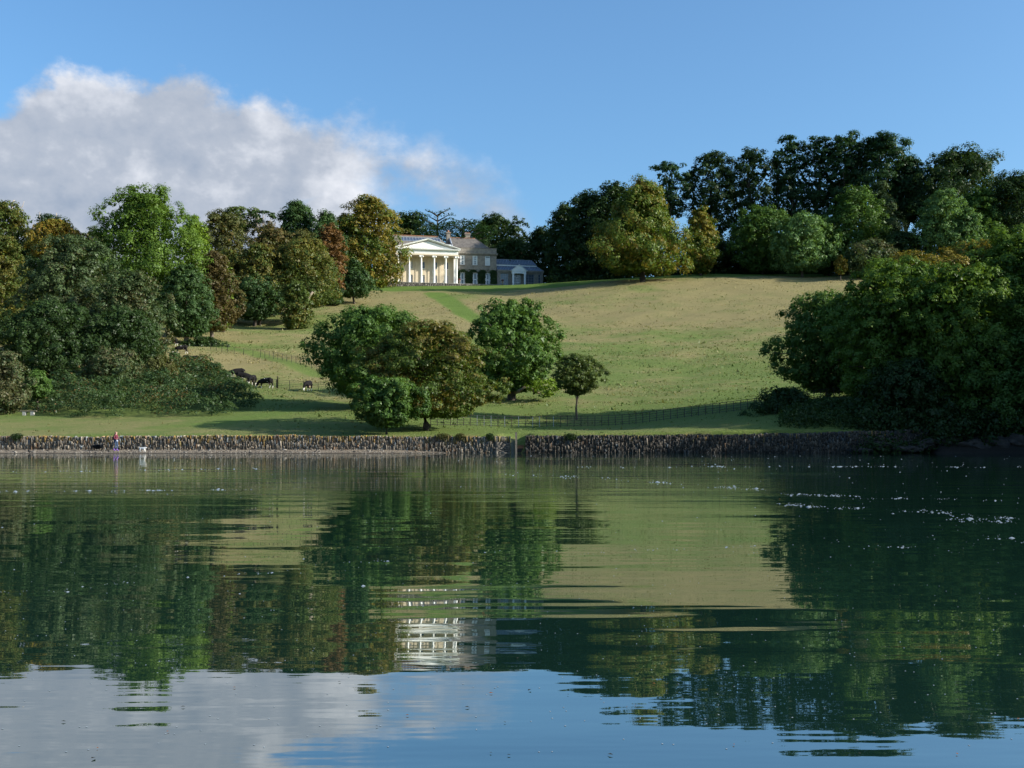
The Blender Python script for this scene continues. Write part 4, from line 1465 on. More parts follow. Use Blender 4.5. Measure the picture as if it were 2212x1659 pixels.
# ------------------------------------------------------------------ living things
def skin(name, verts, edges, rad, root=0, sub=2, mats=None):
    me = bpy.data.meshes.new(name)
    me.from_pydata(verts, edges, [])
    o = bpy.data.objects.new(name, me)
    col.objects.link(o)
    o.modifiers.new('skin', 'SKIN')
    ss = o.modifiers.new('sub', 'SUBSURF')
    ss.levels = sub
    for i, v in enumerate(me.skin_vertices[0].data):
        r_ = rad[i]
        v.radius = r_ if hasattr(r_, '__len__') else (r_, r_)
        v.use_root = (i == root)
    bpy.context.view_layer.update()
    dg = bpy.context.evaluated_depsgraph_get()
    res = bpy.data.meshes.new_from_object(o.evaluated_get(dg))
    bpy.data.objects.remove(o)
    res.name = name
    res.polygons.foreach_set('use_smooth', [True] * len(res.polygons))
    res.materials.clear()
    return res


def coat_mat(name, dark, light, zlim, seedw, patch=0.66):
    m, t = new_mat(name)
    p = t.add('ShaderNodeBsdfPrincipled')
    tc_ = t.add('ShaderNodeTexCoord')
    ob = tc_.outputs['Object']
    s_ = t.add('ShaderNodeSeparateXYZ')
    t.link(ob, s_.inputs[0])
    nz = t.noise(ob, 1.7, 2, 0.5, w=seedw)
    lim = t.math('ADD', s_.outputs['Z'], t.math('MULTIPLY', t.math('SUBTRACT', nz, 0.5), 0.5))
    legs = t.math('LESS_THAN', lim, zlim)
    pt = t.math('GREATER_THAN', nz, patch)
    t.link(t.mix(t.math('MAXIMUM', legs, pt), dark, light), p.inputs['Base Color'])
    p.inputs['Roughness'].default_value = 0.9
    p.inputs['Specular IOR Level'].default_value = 0.12
    finish(t, p.outputs[0])
    return m


COW_MATS = [coat_mat('cow_coat', (0.011, 0.010, 0.010), (0.62, 0.58, 0.52), 0.40, 1.5 + i, 0.70 + 0.03 * (i % 2)) for i in range(3)]


def cow_mesh(kind):
    graz = kind == 'grazing'
    V_ = [(-0.85, 0, 1.20), (-0.35, 0, 1.12), (0.25, 0, 1.08), (0.72, 0, 1.12),
          (1.05, 0, 0.98 if graz else 1.30), (1.33, 0, 0.58 if graz else 1.48), (1.50, 0, 0.30 if graz else 1.42), (1.62, 0, 0.10 if graz else 1.28)]
    E_ = [(0, 1), (1, 2), (2, 3), (3, 4), (4, 5), (5, 6), (6, 7)]
    Rr = [(0.33, 0.30), (0.38, 0.42), (0.40, 0.46), (0.33, 0.38), (0.19, 0.25), (0.14, 0.16), (0.12, 0.13), (0.08, 0.09)]
    for sx_, base, ks_ in ((-0.78, 0, ((0.0, .24, .95, .17), (-0.04, .24, .62, .085), (-0.13, .23, .45, .062), (-0.06, .22, .12, .048), (-0.01, .22, 0.0, .06))),
                          (0.68, 3, ((0.0, .22, .85, .13), (0.0, .22, .55, .075), (0.02, .21, .42, .06), (0.02, .20, .12, .045), (0.06, .20, 0.0, .06)))):
        for side in (-1, 1):
            prev = base
            for dx, dy, z, r_ in ks_:
                step = 0.16 * side * (1 if sx_ < 0 else -1) * (1 - z)
                V_.append((sx_ + dx + step, dy * side, z))
                Rr.append((r_, r_))
                E_.append((prev, len(V_) - 1))
                prev = len(V_) - 1
    # tail
    prev = 0
    for p_, r_ in (((-1.08, 0, 1.28), .05), ((-1.16, 0.02, 0.95), .028), ((-1.14, 0.03, 0.55), .03), ((-1.13, 0.03, 0.35), .05)):
        V_.append(p_)
        Rr.append((r_, r_))
        E_.append((prev, len(V_) - 1))
        prev = len(V_) - 1
    # ears
    for s_ in (-1, 1):
        V_.append((1.26, s_ * 0.13, (0.66 if graz else 1.54)))
        Rr.append((.05, .05))
        E_.append((5, len(V_) - 1))
        V_.append((1.22, s_ * 0.28, (0.66 if graz else 1.54)))
        Rr.append((.035, .05))
        E_.append((len(V_) - 2, len(V_) - 1))
    return skin('cow', V_, E_, Rr, root=1)


me_g = cow_mesh('grazing')
me_s = cow_mesh('standing')
cow_meshes = {}
for kname, mm in (('g', me_g), ('s', me_s)):
    for i in range(3):
        c_ = mm.copy()
        c_.materials.append(COW_MATS[i])
        cow_meshes[kname, i] = c_
udder = MB().lathe([(0.02, -0.16), (0.10, -0.12), (0.15, 0), (0.12, 0.1), (0.04, 0.14)], (0, 0, 0), 8).mesh('udder')
udder.materials.append(plain('udder', (0.45, 0.3, 0.25), 0.8))
cows = [  # col, row of feet, heading, pose, coat, label
    (371, 747, 185, 'g', 0, 'farthest dark cow, half hidden behind the dark oak foliage near the fence'),
    (392, 764, 190, 'g', 1, 'black cow grazing in the shade beside the trunk of the egg-shaped evergreen'),
    (417, 788, 200, 's', 0, 'upper one of the two black cows above the bracken crest'),
    (431, 796, 188, 'g', 2, 'lower one of the two black cows above the bracken crest, pale line on its back'),
    (513, 817, 200, 'g', 0, 'large black cow grazing downhill, its head behind the bracken edge'),
    (525, 826, 8, 'g', 1, 'black cow with white legs overlapping the larger black cow'),
    (545, 832, 262, 'g', 2, 'cow seen head-on with a white face, beside the left gate post'),
    (574, 840, 165, 'g', 1, 'black cow with white socks seen side-on through the field gate'),
    (665, 845, 258, 'g', 2, 'white-faced cow grazing alone near the branches of the dark sycamore'),
]
for c, row, hd, pose, ct, lab in cows:
    x, y, z = at_row(c, row, 120)
    if lab.startswith('black cow with white socks'):
        y += 1.2
        x = (c - 1106) * y / F
        z = gz(x, y)
    r_ = empty('cow', (x, y, z - 0.03), lab, 'cow', 'black cows grazing on the pasture', rz=R(hd))
    s_ = 0.92
    r_.scale = (s_, s_, s_)
    link('body', cow_meshes[pose, ct], r_)
    link('udder', udder, r_, None, (-0.5, 0, 0.72))

# person
skin_m = plain('skin', (0.50, 0.30, 0.22), 0.6, (0.46, 0.27, 0.2), 5)
jacket_m = plain('maroon_jacket', (0.13, 0.014, 0.035), 0.85, (0.09, 0.01, 0.025), 12)
jeans_m = plain('blue_jeans', (0.045, 0.075, 0.14), 0.9, (0.03, 0.05, 0.1), 15)
boots_m = plain('purple_boots', (0.22, 0.10, 0.42), 0.5, (0.17, 0.07, 0.34), 9)
hair_m = plain('fair_hair', (0.36, 0.22, 0.11), 0.7, (0.26, 0.15, 0.07), 30)
shirt_m = plain('pale_shirt', (0.55, 0.60, 0.72), 0.8)
px_, py_ = (283 - 1250) * 96.6 / 2755, 96.6
person = empty('person', (px_, py_, gz(px_, py_)), 'person in maroon jacket, jeans and purple boots standing on the beach', 'person', rz=R(-12))
bv = [(0, 0, 0.92), (0.01, 0, 1.12), (0.02, 0, 1.32), (0.03, 0, 1.44), (0.05, 0, 1.55), (0.06, 0, 1.63),
      (0.0, 0.1, 0.86), (0.10, 0.1, 0.50), (0.02, 0.1, 0.10), (0.16, 0.1, 0.05),
      (0.0, -0.1, 0.86), (0.03, -0.1, 0.48), (-0.16, -0.1, 0.12), (-0.03, -0.1, 0.05),
      (0.0, 0.19, 1.36), (-0.03, 0.24, 1.10), (0.17, 0.18, 1.02), (0.27, 0.13, 1.05),
      (0.0, -0.19, 1.36), (-0.04, -0.24, 1.10), (0.16, -0.18, 1.00), (0.26, -0.13, 1.04)]
be = [(0, 1), (1, 2), (2, 3), (3, 4), (4, 5), (0, 6), (6, 7), (7, 8), (8, 9), (0, 10), (10, 11), (11, 12), (12, 13),
      (2, 14), (14, 15), (15, 16), (16, 17), (2, 18), (18, 19), (19, 20), (20, 21)]
br = [(.12, .15), (.10, .13), (.11, .15), (.055, .055), (.085, .08), (.085, .085), (.085, .085), (.06, .06), (.045, .045), (.04, .04),
      (.085, .085), (.06, .06), (.045, .045), (.04, .04), (.045, .045), (.035, .035), (.035, .035), (.03, .035), (.045, .045), (.035, .035), (.035, .035), (.03, .035)]
link('body', skin('body', bv, be, br), person, skin_m)
jv = [bv[i] for i in (0, 1, 2)] + [(0.02, 0, 1.42)] + [bv[i] for i in (14, 15, 16, 18, 19, 20)]
link('jacket', skin('jacket', jv, [(0, 1), (1, 2), (2, 3), (2, 4), (4, 5), (5, 6), (2, 7), (7, 8), (8, 9)],
                    [(.15, .185), (.14, .175), (.15, .19), (.10, .10), (.09, .09), (.075, .075), (.06, .06), (.09, .09), (.075, .075), (.06, .06)]), person, jacket_m)
tv = [bv[i] for i in (0, 6, 7)] + [(0.04, 0.1, 0.18)] + [bv[i] for i in (10, 11)] + [(-0.11, -0.1, 0.2)]
link('jeans', skin('jeans', [(0, 0, 0.88)] + tv[1:], [(0, 1), (1, 2), (2, 3), (0, 4), (4, 5), (5, 6)], [(.14, .165), (.10, .10), (.075, .075), (.065, .065), (.10, .10), (.075, .075), (.065, .065)]), person, jeans_m)
MB().lathe([(0.15, 0), (0.165, 0.02), (0.16, 0.07), (0.14, 0.08)], (0.0, 0, 0.84), 12).build('shirt_hem', shirt_m, person)
for a_, b_, c_ in ((8, 9, (0.03, .1, .22)), (12, 13, (-0.12, -.1, .24))):
    link('boot', skin('boot', [c_, bv[a_], tuple(x_ + y_ for x_, y_ in zip(bv[b_], (0.05, 0, 0)))], [(0, 1), (1, 2)], [.07, .068, (.055, .05)], root=1), person, boots_m)
MB().lathe([(0.005, -0.035), (0.022, -0.02), (0.014, 0.02), (0.004, 0.03)], (0.145, 0, 1.585), 6).build('nose', skin_m, person)
for s_ in (-1, 1):
    MB().lathe([(0.004, -0.008), (0.012, 0), (0.004, 0.008)], (0.132, 0.034 * s_, 1.615), 6).build('eye', M['dark'], person)
link('hair', skin('hair', [(0.02, 0, 1.66), (-0.01, 0, 1.58), (-0.03, 0, 1.46), (-0.04, 0, 1.36)], [(0, 1), (1, 2), (2, 3)], [(.09, .09), (.085, .10), (.07, .10), (.04, .07)]), person, hair_m)
MB().box(0.26, 0.34, -0.04, 0.04, 1.04, 1.055).build('phone', M['dark'], person)


def dog(label, src, y, coat, L, H, shaggy, rz, extra=None):
    x = (src - 1250) * y / 2755
    root = empty('dog', (x, y, gz(x, y)), label, 'dog', rz=rz)
    V_ = [(-0.38 * L, 0, H * .80), (0, 0, H * .76), (0.30 * L, 0, H * .80), (0.44 * L, 0, H * .90), (0.54 * L, 0, H * .84), (0.66 * L, 0, H * .74)]
    E_ = [(0, 1), (1, 2), (2, 3), (3, 4), (4, 5)]
    Rr = [(.13 * L, .15 * L), (.14 * L, .16 * L), (.15 * L, .18 * L), (.10 * L, .11 * L), (.11 * L, .11 * L), (.055 * L, .05 * L)]
    for bi, xx in ((0, -0.36 * L), (2, 0.28 * L)):
        for s_ in (-1, 1):
            st2 = 0.09 * L * s_ * (1 if bi else -1)
            prev = bi
            for dx, z, r_ in (((-0.02 if bi == 0 else 0), .55, .09), ((-0.08 if bi == 0 else -0.01) * L + st2 * .5, .30, .05), (st2, .06, .038), (st2 + .05 * L, .02, .04)):
                V_.append((xx + dx, s_ * 0.10 * L, H * z))
                Rr.append((r_ * L, r_ * L))
                E_.append((prev, len(V_) - 1))
                prev = len(V_) - 1
    prev = 0
    for p_, r_ in (((-0.52 * L, 0, H * .92), .035), ((-0.62 * L, 0, H * 1.08), .03), ((-0.68 * L, 0, H * 1.18), .015)):
        V_.append(p_)
        Rr.append((r_ * L, r_ * L))
        E_.append((prev, len(V_) - 1))
        prev = len(V_) - 1
    for s_ in (-1, 1):
        V_.append((0.50 * L, s_ * .10 * L, H * .95))
        Rr.append((.035 * L, .035 * L))
        E_.append((4, len(V_) - 1))
        V_.append((0.51 * L, s_ * .15 * L, H * .80))
        Rr.append((.03 * L, .03 * L))
        E_.append((len(V_) - 2, len(V_) - 1))
    link('body', skin('dog', V_, E_, Rr, root=1), root, coat)
    if shaggy:
        n_ = 1500
        P = rand_dirs(n_) * np.array([0.55 * L, 0.19 * L, 0.20 * L]) + np.array([0.03, 0, H * .72])
        P[:, 2] -= 0.05 * rng.random(n_)
        link('fur', leaf_mesh('fur', P, rand_dirs(n_), np.full(n_, 0.055), np.full((n_, 3), 0.008), aspect=.35), root)


dog('shaggy black dog standing close to the sea wall, its shadow on the stones', 240, 97.2, plain('black_fur', (0.008, 0.008, 0.008), 0.8), 0.80, 0.50, True, R(175))
dog('small white dog with a dark head sniffing at the water edge', 349, 95.6, coat_mat('white_fur', (0.03, 0.02, 0.015), (0.72, 0.70, 0.66), 5.0, 3.3), 0.58, 0.40, False, R(-8))
wd = [o for o in col.objects if o.get('label', '').startswith('small white dog')][0]
MB().lathe([(0.01, -0.06), (0.04, -0.03), (0.05, 0.02), (0.04, 0.05), (0.01, 0.07)], (0.36, 0, 0.31), 10).build('dark_face', plain('dark_face', (0.03, 0.02, 0.015), 0.8), wd)

# ------------------------------------------------------------------ the house
HX, HY, H0 = -18.2, 361.5, 50.9


def wall_holes(mb, x0, x1, z0, z1, y0, y1, holes):
    xsn = sorted({x0, x1, *[h[0] for h in holes], *[h[1] for h in holes]})
    for a_, b_ in zip(xsn[:-1], xsn[1:]):
        hs = sorted([(h[2], h[3]) for h in holes if h[0] < (a_ + b_) / 2 < h[1]])
        z = z0
        for q0, q1 in hs:
            if q0 > z:
                mb.box(a_, b_, y0, y1, z, q0)
            z = q1
        if z < z1:
            mb.box(a_, b_, y0, y1, z, z1)
    return mb


def window(parent, x0, x1, z0, z1, y, nx_, nz_, frame=0.09, bar=0.04, curtain=None, name='window', glass='glass', fm='white'):
    mb = MB()
    mb.box(x0 + .001, x0 + frame, y, y + 0.1, z0 + .001, z1 - .001).box(x1 - frame, x1 - .001, y, y + 0.1, z0 + .001, z1 - .001)
    mb.box(x0 + frame, x1 - frame, y, y + 0.1, z0 + .001, z0 + frame).box(x0 + frame, x1 - frame, y, y + 0.1, z1 - frame, z1 - .001)
    f = mb.build(name, M[fm], parent)
    gbar = MB()
    for i in range(1, nx_):
        xx = x0 + frame + (x1 - x0 - 2 * frame) * i / nx_
        gbar.box(xx - bar / 2, xx + bar / 2, y + 0.02, y + 0.075, z0 + frame, z1 - frame)
    for i in range(1, nz_):
        zz = z0 + frame + (z1 - z0 - 2 * frame) * i / nz_
        bb = bar * (1.7 if (nz_ % 2 == 0 and i == nz_ // 2) else 1)
        gbar.box(x0 + frame, x1 - frame, y + 0.018, y + 0.078, zz - bb / 2, zz + bb / 2)
    gbar.build('glazing_bar', M[fm], f)
    if curtain != 'shut':
        MB().box(x0 + frame, x1 - frame, y + 0.05, y + 0.06, z0 + frame, z1 - frame).build('pane', M[glass], f)
    if curtain == 'sides':
        wv_ = (x1 - x0) * 0.36
        for a_, b_ in ((x0 + frame, x0 + wv_), (x1 - wv_, x1 - frame)):
            MB().box(a_, b_, y + 0.035, y + 0.048, z0 + frame, z1 - frame).build('curtain', M['curtain'], f)
    if curtain in ('shut', 'blind_or_reflection'):
        zt_ = z1 - frame - ((z1 - z0) * 0.14 if curtain == 'blind_or_reflection' else 0)
        MB().box(x0 + frame, x1 - frame, y + 0.03, y + 0.046, z0 + frame, zt_).build('blind_or_reflection', M['curtain'], f)
    return f


house = empty('country_house', (HX, HY, H0), 'stone country house with a cream columned portico and slate roofs on the hilltop', 'house', rz=R(12))
# main block behind the portico
wins, doors = [], []
for xc in (-18.1, -14.3, -10.46, -6.5, -2.9):
    wins.append((xc - 0.66, xc + 0.66, 5.25, 7.35))
    doors.append((xc - 0.66, xc + 0.66, 0.05, 3.12))
wall_holes(MB(), -25.0, 0.15, -0.7, 11.6, 0.0, 0.5, wins + doors).build('portico_wall', M['cream_wall'], house)
MB().box(-25.0, 0.15, 0.5, 14.0, -0.7, 11.6).build('main_block', M['stone'], house)
for i, (a_, b_, c_, d_) in enumerate(wins):
    window(house, a_, b_, c_, d_, 0.22, 3, 2, fm='lead' if i > 1 else 'curtain', curtain='shut' if i < 2 else None)
    MB().box(a_ - 0.12, b_ + 0.12, -0.08, 0.2, c_ - 0.16, c_ - 0.002).build('window_sill', M['cream'], house)
for i, (a_, b_, c_, d_) in enumerate(doors):
    window(house, a_, b_, c_, d_, 0.22, 3, 5, name='french_door', curtain='shut', fm='lead')
for xc in (-20.0, -16.4, -12.4, -8.5, -4.7, -0.85):
    MB().box(xc - 0.42, xc + 0.42, -0.14, -0.002, 0, 8.78).build('pilaster', M['cream_wall'], house)
MB().box(-7.35, -6.4, -0.35, -0.02, 3.35, 5.0).build('wall_tablet', M['cream'], house)
MB().box(-20.4, 0.55, -3.9, -0.15, 8.86, 9.3).build('portico_ceiling', M['cream_wall'], house)
# anta closing the right end of the portico
MB().box(-0.62, 0.16, -0.95, -0.145, 0, 8.8).build('anta', M['cream'], house)
# columns
CX = (-18.7, -15.2, -11.4, -7.3, -3.6, -0.12)
shaft = MB().lathe([(0.42, 0), (0.42, 0.12), (0.37, 0.2), (0.385, 0.32), (0.345, 0.42), (0.34, 2.8), (0.315, 5.5), (0.285, 8.25), (0.31, 8.28), (0.31, 8.36)], (0, 0, 0), 18).mesh('column')
shaft.materials.append(M['cream'])
cap = MB().box(-0.44, 0.44, -0.40, 0.40, 8.72, 8.857)
cap.lathe([(0.30, 8.34), (0.40, 8.5), (0.40, 8.55)], (0, 0, 0), 14)
cap.box(-0.52, 0.52, -0.37, 0.37, 8.55, 8.718)
for sx_ in (-1, 1):
    cap.tube([(sx_ * 0.50, -0.40, 8.47), (sx_ * 0.50, -0.2, 8.47), (sx_ * 0.50, 0.2, 8.47), (sx_ * 0.50, 0.40, 8.47)], [0.26, 0.18, 0.18, 0.26], 12)
capm = cap.mesh('capital')
capm.materials.append(M['cream'])
for xc in CX:
    c_ = link('column', shaft, house, None, (xc, -3.45, 0))
    link('capital', capm, c_)
# entablature and pediment
ent = MB()
ent.box(-19.15, 0.33, -3.82, -3.05, 8.86, 9.42).box(-19.18, 0.36, -3.86, -3.05, 9.42, 9.80).box(-19.22, 0.40, -3.90, -3.05, 9.80, 9.88).box(-19.16, 0.34, -3.84, -3.05, 9.88, 10.42)
ent.box(-0.40, 0.33, -3.05, 0.0, 8.862, 10.42)
ent.box(-19.15, -18.4, -3.05, 0.0, 8.862, 10.42)
ent.build('entablature', M['cream'], house)
cor = MB()
cor.box(-19.45, 0.62, -4.1, 0.0, 10.42, 10.56).box(-19.8, 0.95, -4.45, 0.0, 10.56, 10.80).box(-19.9, 1.05, -4.55, 0.0, 10.80, 10.92)
cor.build('cornice', M['cream'], house)
MB().prism([(-18.4, 10.92), (-0.45, 10.92), (-9.42, 13.35)], -3.75, -3.2).build('tympanum', M['cream'], house)
xa, xl, xr = -9.42, -19.95, 1.10
for side, xe in (('l', xl), ('r', xr)):
    rk = MB()
    s_ = 1 if xe < xa else -1
    # lower band, deeper corona, top fillet
    for (dz0, dz1, yf, ex) in ((-0.42, -0.22, -4.10, 0.8), (-0.22, 0.02, -4.45, 0.25), (0.02, 0.14, -4.58, 0.0)):
        zb, za_ = 10.94, 13.95
        rk.prism([(xe + s_ * ex, zb + dz0 + 0.02 + ex * 0.286 + (0.42 if dz0 < -0.3 else 0.22 if dz0 < 0 else 0) * 0.5), (xa, za_ + dz0), (xa, za_ + dz1), (xe + s_ * ex, zb + dz1 + 0.05 + ex * 0.286)], yf, -3.0 if dz0 < 0 else 0.3)
    rk.build('raking_cornice', M['cream'], house)
MB().poly([(xl, -3.0, 11.0), (xa, -3.0, 13.92), (xa, 6.0, 13.92), (xl, 0.5, 11.0)]).poly([(xa, -3.0, 13.92), (xr, -3.0, 11.0), (xr, 0.5, 11.0), (xa, 6.0, 13.92)]).build('portico_roof', M['lead'], house)
MB().box(-20.4, 0.9, -4.7, -0.002, -0.7, -0.002).build('portico_floor', M['concrete'], house)
# main roof with the band of skylights
ridge_y, ridge_z, ev = 7.0, 16.8, 11.75
rf = MB()
rf.poly([(-26, -0.3, ev), (-1.2, -0.3, ev), (-4.6, ridge_y, ridge_z), (-26, ridge_y, ridge_z)])
rf.poly([(-1.2, -0.3, ev), (-1.2, 14.3, ev), (-4.6, ridge_y, ridge_z)])
rf.poly([(-1.2, 14.3, ev), (-26, 14.3, ev), (-26, ridge_y, ridge_z), (-4.6, ridge_y, ridge_z)])
rf.poly([(-26, 14.3, ev), (-26, -0.3, ev), (-26, ridge_y, ridge_z)])
roof = rf.build('roof', M['lichen_slate'], house)
MB().box(-26, -4.5, ridge_y - 0.18, ridge_y + 0.18, ridge_z - 0.04, ridge_z + 0.16).build('ridge_tiles', M['terracotta'], roof)
sl = (ridge_z - ev) / (ridge_y + 0.3)


def slope_box(mb, x0, x1, ya, yb, lift0, lift1):
    """slab lying on the front roof slope"""
    z = lambda y: ev + (y + 0.3) * sl
    vs = []
    for L_ in (lift0, lift1):
        for y in (ya, yb):
            for x in (x0, x1):
                vs.append((x, y - L_ * 0.55, z(y) + L_ * 0.83))
    mb._push(vs, [(0, 2, 3, 1), (4, 5, 7, 6), (0, 1, 5, 4), (2, 6, 7, 3), (0, 4, 6, 2), (1, 3, 7, 5)])
    return mb


x0, x1 = -17.1, -4.15
f_ = slope_box(MB(), x0, x1, 3.45, 3.62, 0.0, 0.22)
slope_box(f_, x0, x1, 5.58, 5.70, 0.0, 0.22)
for i in range(14):
    xx = x0 + (x1 - x0 - 0.12) * i / 13
    slope_box(f_, xx, xx + 0.12, 3.62, 5.58, 0.0, 0.2)
sk = f_.build('skylight', M['lead'], house)
for i in range(13):
    xx = x0 + 0.12 + (x1 - x0 - 0.12) * i / 13
    slope_box(MB(), xx, xx + (x1 - x0) / 13 - 0.14, 3.64, 5.56, 0.02, 0.10).build('pane', M['roof_glass'], sk)
MB().box(-2.9, -1.15, 0.4, 2.4, 11.8, 13.35).build('dormer', M['lead'], house)
MB().box(-3.3, -0.95, 0.15, 2.6, 13.35, 13.55).build('dormer_roof', M['dark'], house)
MB().box(-2.2, -1.4, 0.34, 0.395, 12.1, 13.2).build('dormer_window', M['white'], house)
for i in range(5):
    MB().lathe([(0.12, 0), (0.14, 0.1), (0.10, 0.45), (0.13, 0.5)], (-9.3 + i * 0.75, ridge_y + 2.2, 16.6), 8).build('chimney_pot', M['terracotta'] if i != 2 else M['white'], house)
MB().box(-9.8, -5.8, ridge_y + 1.8, ridge_y + 2.6, 15.6, 16.6).build('chimney_stack', M['stone'], house)

# the stone wing
W1 = 13.5
uw = [(xc - 0.85, xc + 0.85, 6.85, 9.9) for xc in (2.4, 6.5, 10.6)]
lw_ = [(xc - 0.92, xc + 0.92, 0.08, 4.35) for xc in (2.35, 6.5, 10.65)]
wall_holes(MB(), 0.152, W1, -0.7, 12.25, 0.0, 0.5, uw + lw_).build('wing_wall', M['stone'], house)
MB().box(0.152, W1, 0.5, 10.5, -0.7, 12.25).build('wing_block', M['stone'], house)
for i, (a_, b_, c_, d_) in enumerate(uw):
    window(house, a_ + .05, b_ - .05, c_, d_, 0.16, 3, 4, frame=0.17, bar=0.06, curtain='blind_or_reflection' if i == 2 else 'sides')
    MB().box(a_ - 0.3, b_ + 0.3, -0.16, 0.14, c_ - 0.3, c_ - 0.003).build('window_sill', M['stone'], house)
    MB().box(a_ - 0.22, a_ - 0.003, -0.06, -0.002, c_, d_ + .2).build('architrave', M['stone'], house)
    MB().box(b_ + 0.003, b_ + 0.22, -0.06, -0.002, c_, d_ + .2).build('architrave', M['stone'], house)
for a_, b_, c_, d_ in lw_:
    window(house, a_, b_, c_, d_, 0.16, 1, 2, frame=0.15, bar=0.1, curtain='sides')
    MB().prism([(a_ - .05, d_ + .01), (b_ + .05, d_ + .01), (b_ - .2, d_ + 0.2), ((a_ + b_) / 2, d_ + 0.28), (a_ + .2, d_ + 0.2)], -0.08, -0.003).build('window_head', M['white'], house)
MB().box(0.8, W1 + 0.45, -0.45, -0.002, 10.45, 10.75).box(0.8, W1 + 0.3, -0.28, -0.002, 10.2, 10.449).build('wing_cornice', M['stone'], house)
MB().box(0.4, W1 + 0.08, -0.12, -0.002, 5.45, 5.75).build('string_course', M['stone'], house)
MB().box(0.0, W1 + 0.1, -0.08, 0.6, 12.253, 12.45).build('parapet_coping', M['lichen_slate'], house)
wr = MB()
ry, rz_ = 6.0, 16.5
wr.poly([(-1.0, 0.7, 12.4), (11.4, 0.7, 12.4), (7.6, ry, rz_), (-1.0, ry, rz_)])
wr.poly([(11.4, 0.7, 12.4), (11.4, 10.8, 12.4), (7.6, ry, rz_)])
wr.poly([(11.4, 10.8, 12.4), (-1.0, 10.8, 12.4), (-1.0, ry, rz_), (7.6, ry, rz_)])
wr.poly([(-1.0, 10.8, 12.4), (-1.0, 0.7, 12.4), (-1.0, ry, rz_)])
wroof = wr.build('wing_roof', M['slate'], house)
MB().box(-1.0, 7.6, ry - 0.15, ry + 0.15, rz_ - 0.05, rz_ + 0.12).build('ridge_tiles', M['terracotta'], wroof)
MB().tube([(7.6, ry, rz_ + 0.03), (11.4, 0.7, 12.43)], 0.12, 5).build('hip_tiles', M['lichen_slate'], wroof)
MB().tube([(-0.95, ry, rz_ + 0.1), (-0.8, 0.7, 12.5)], 0.3, 4).build('lead_verge', M['lead'], wroof)


def chimney(x0, x1, y0, y1, z0, z1, pots, flare):
    mb = MB().box(x0, x1, y0, y1, z0, z1 - 0.5)
    mb.box(x0 - 0.1, x1 + 0.1, y0 - 0.1, y1 + 0.1, z1 - 0.5, z1 - 0.28)
    mb.box(x0 - 0.22, x1 + 0.22, y0 - 0.22, y1 + 0.22, z1 - 0.28, z1)
    c_ = mb.build('chimney', M['stone'], house)
    if flare:
        MB().lathe([(0.62, 0), (0.35, 0.3), (0.22, 0.62), (0.24, 0.75)], ((x0 + x1) / 2, (y0 + y1) / 2, z1), 10).build('chimney_pot', M['terracotta'], c_)
    else:
        for i in range(pots):
            MB().lathe([(0.12, 0), (0.13, 0.1), (0.09, 0.42), (0.12, 0.48)], (x0 + 0.1 + (x1 - x0 - 0.2) * i / (pots - 1), (y0 + y1) / 2, z1), 8).build('chimney_pot', M['terracotta'], c_)
    return c_


chimney(-1.95, -0.75, 5.2, 6.6, 14.5, 18.1, 1, True)
c2 = chimney(4.35, 6.0, 6.6, 7.8, 15.0, 18.15, 6, False)
MB().tube([(5.4, 7.2, 18.1), (5.4, 7.2, 19.9)], 0.03, 4).tube([(5.0, 7.2, 19.7), (5.8, 7.2, 19.7)], 0.02, 4).build('aerial', M['iron'], c2)

# ivy on the ground storey of the wing
n_ = 15000
P = np.stack([rng.uniform(0.35, W1 + .05, n_), -0.03 - 0.26 * rng.random(n_) ** 1.5, 5.35 * rng.random(n_) ** 0.85], 1)
ok = np.ones(n_, bool)
for a_, b_, c_, d_ in lw_:
    e_ = 0.12 * rng.normal(size=n_)
    ok &= ~((P[:, 0] > a_ - 0.05 + e_) & (P[:, 0] < b_ + 0.05 + e_) & (P[:, 2] < d_ + 0.12))
ok &= rng.random(n_) < 1.15 - sstep(4.3, 5.3, P[:, 2] + 0.5 * np.sin(P[:, 0] * 1.9)) * 1.1
P = P[ok]
link('ivy', leaf_mesh('ivy', P, np.array([0, -1, 0.3]) + rand_dirs(len(P)) * 0.7, np.full(len(P), 0.3), leaf_colors(P, 'dark', 0)), house)

# terrace wall with coping
tw = empty('terrace_wall', (-18.2, 355.9, 50.0), 'low rubble stone terrace wall in front of the portico and wing', 'wall', rz=R(12))
TB = MB()
boxes, cols = [], []
for row_ in range(-5, 4):
    xx = -26.0
    while xx < 15.5:
        l_ = random.uniform(0.35, 0.9)
        g_ = random.uniform(0.10, 0.26)
        boxes.append((xx + .02, xx + l_ - .02, -0.04 - random.uniform(0, .04), 0.3, -0.25 + row_ * 0.26 + .02, -0.25 + (row_ + 1) * 0.26 - .015))
        cols.append((g_ * 1.05, g_ * .93, g_ * .78))
        xx += l_
MB().box(-26, 15.5, 0.0, 0.5, -2.8, 0.78).build('wall_core', M['core'], tw)
o = link('rubble_stones', stone_mesh('rubble_stones', boxes, cols), tw, M['wall_stone'])
o['kind'] = 'stuff'
MB().box(-26.1, 15.6, -0.14, 0.5, 0.795, 0.90).build('coping', M['concrete'], tw)
MB().box(-26, 15.5, 0.5, 5.9, -1.5, 0.885).build('paving', M['concrete'], tw)


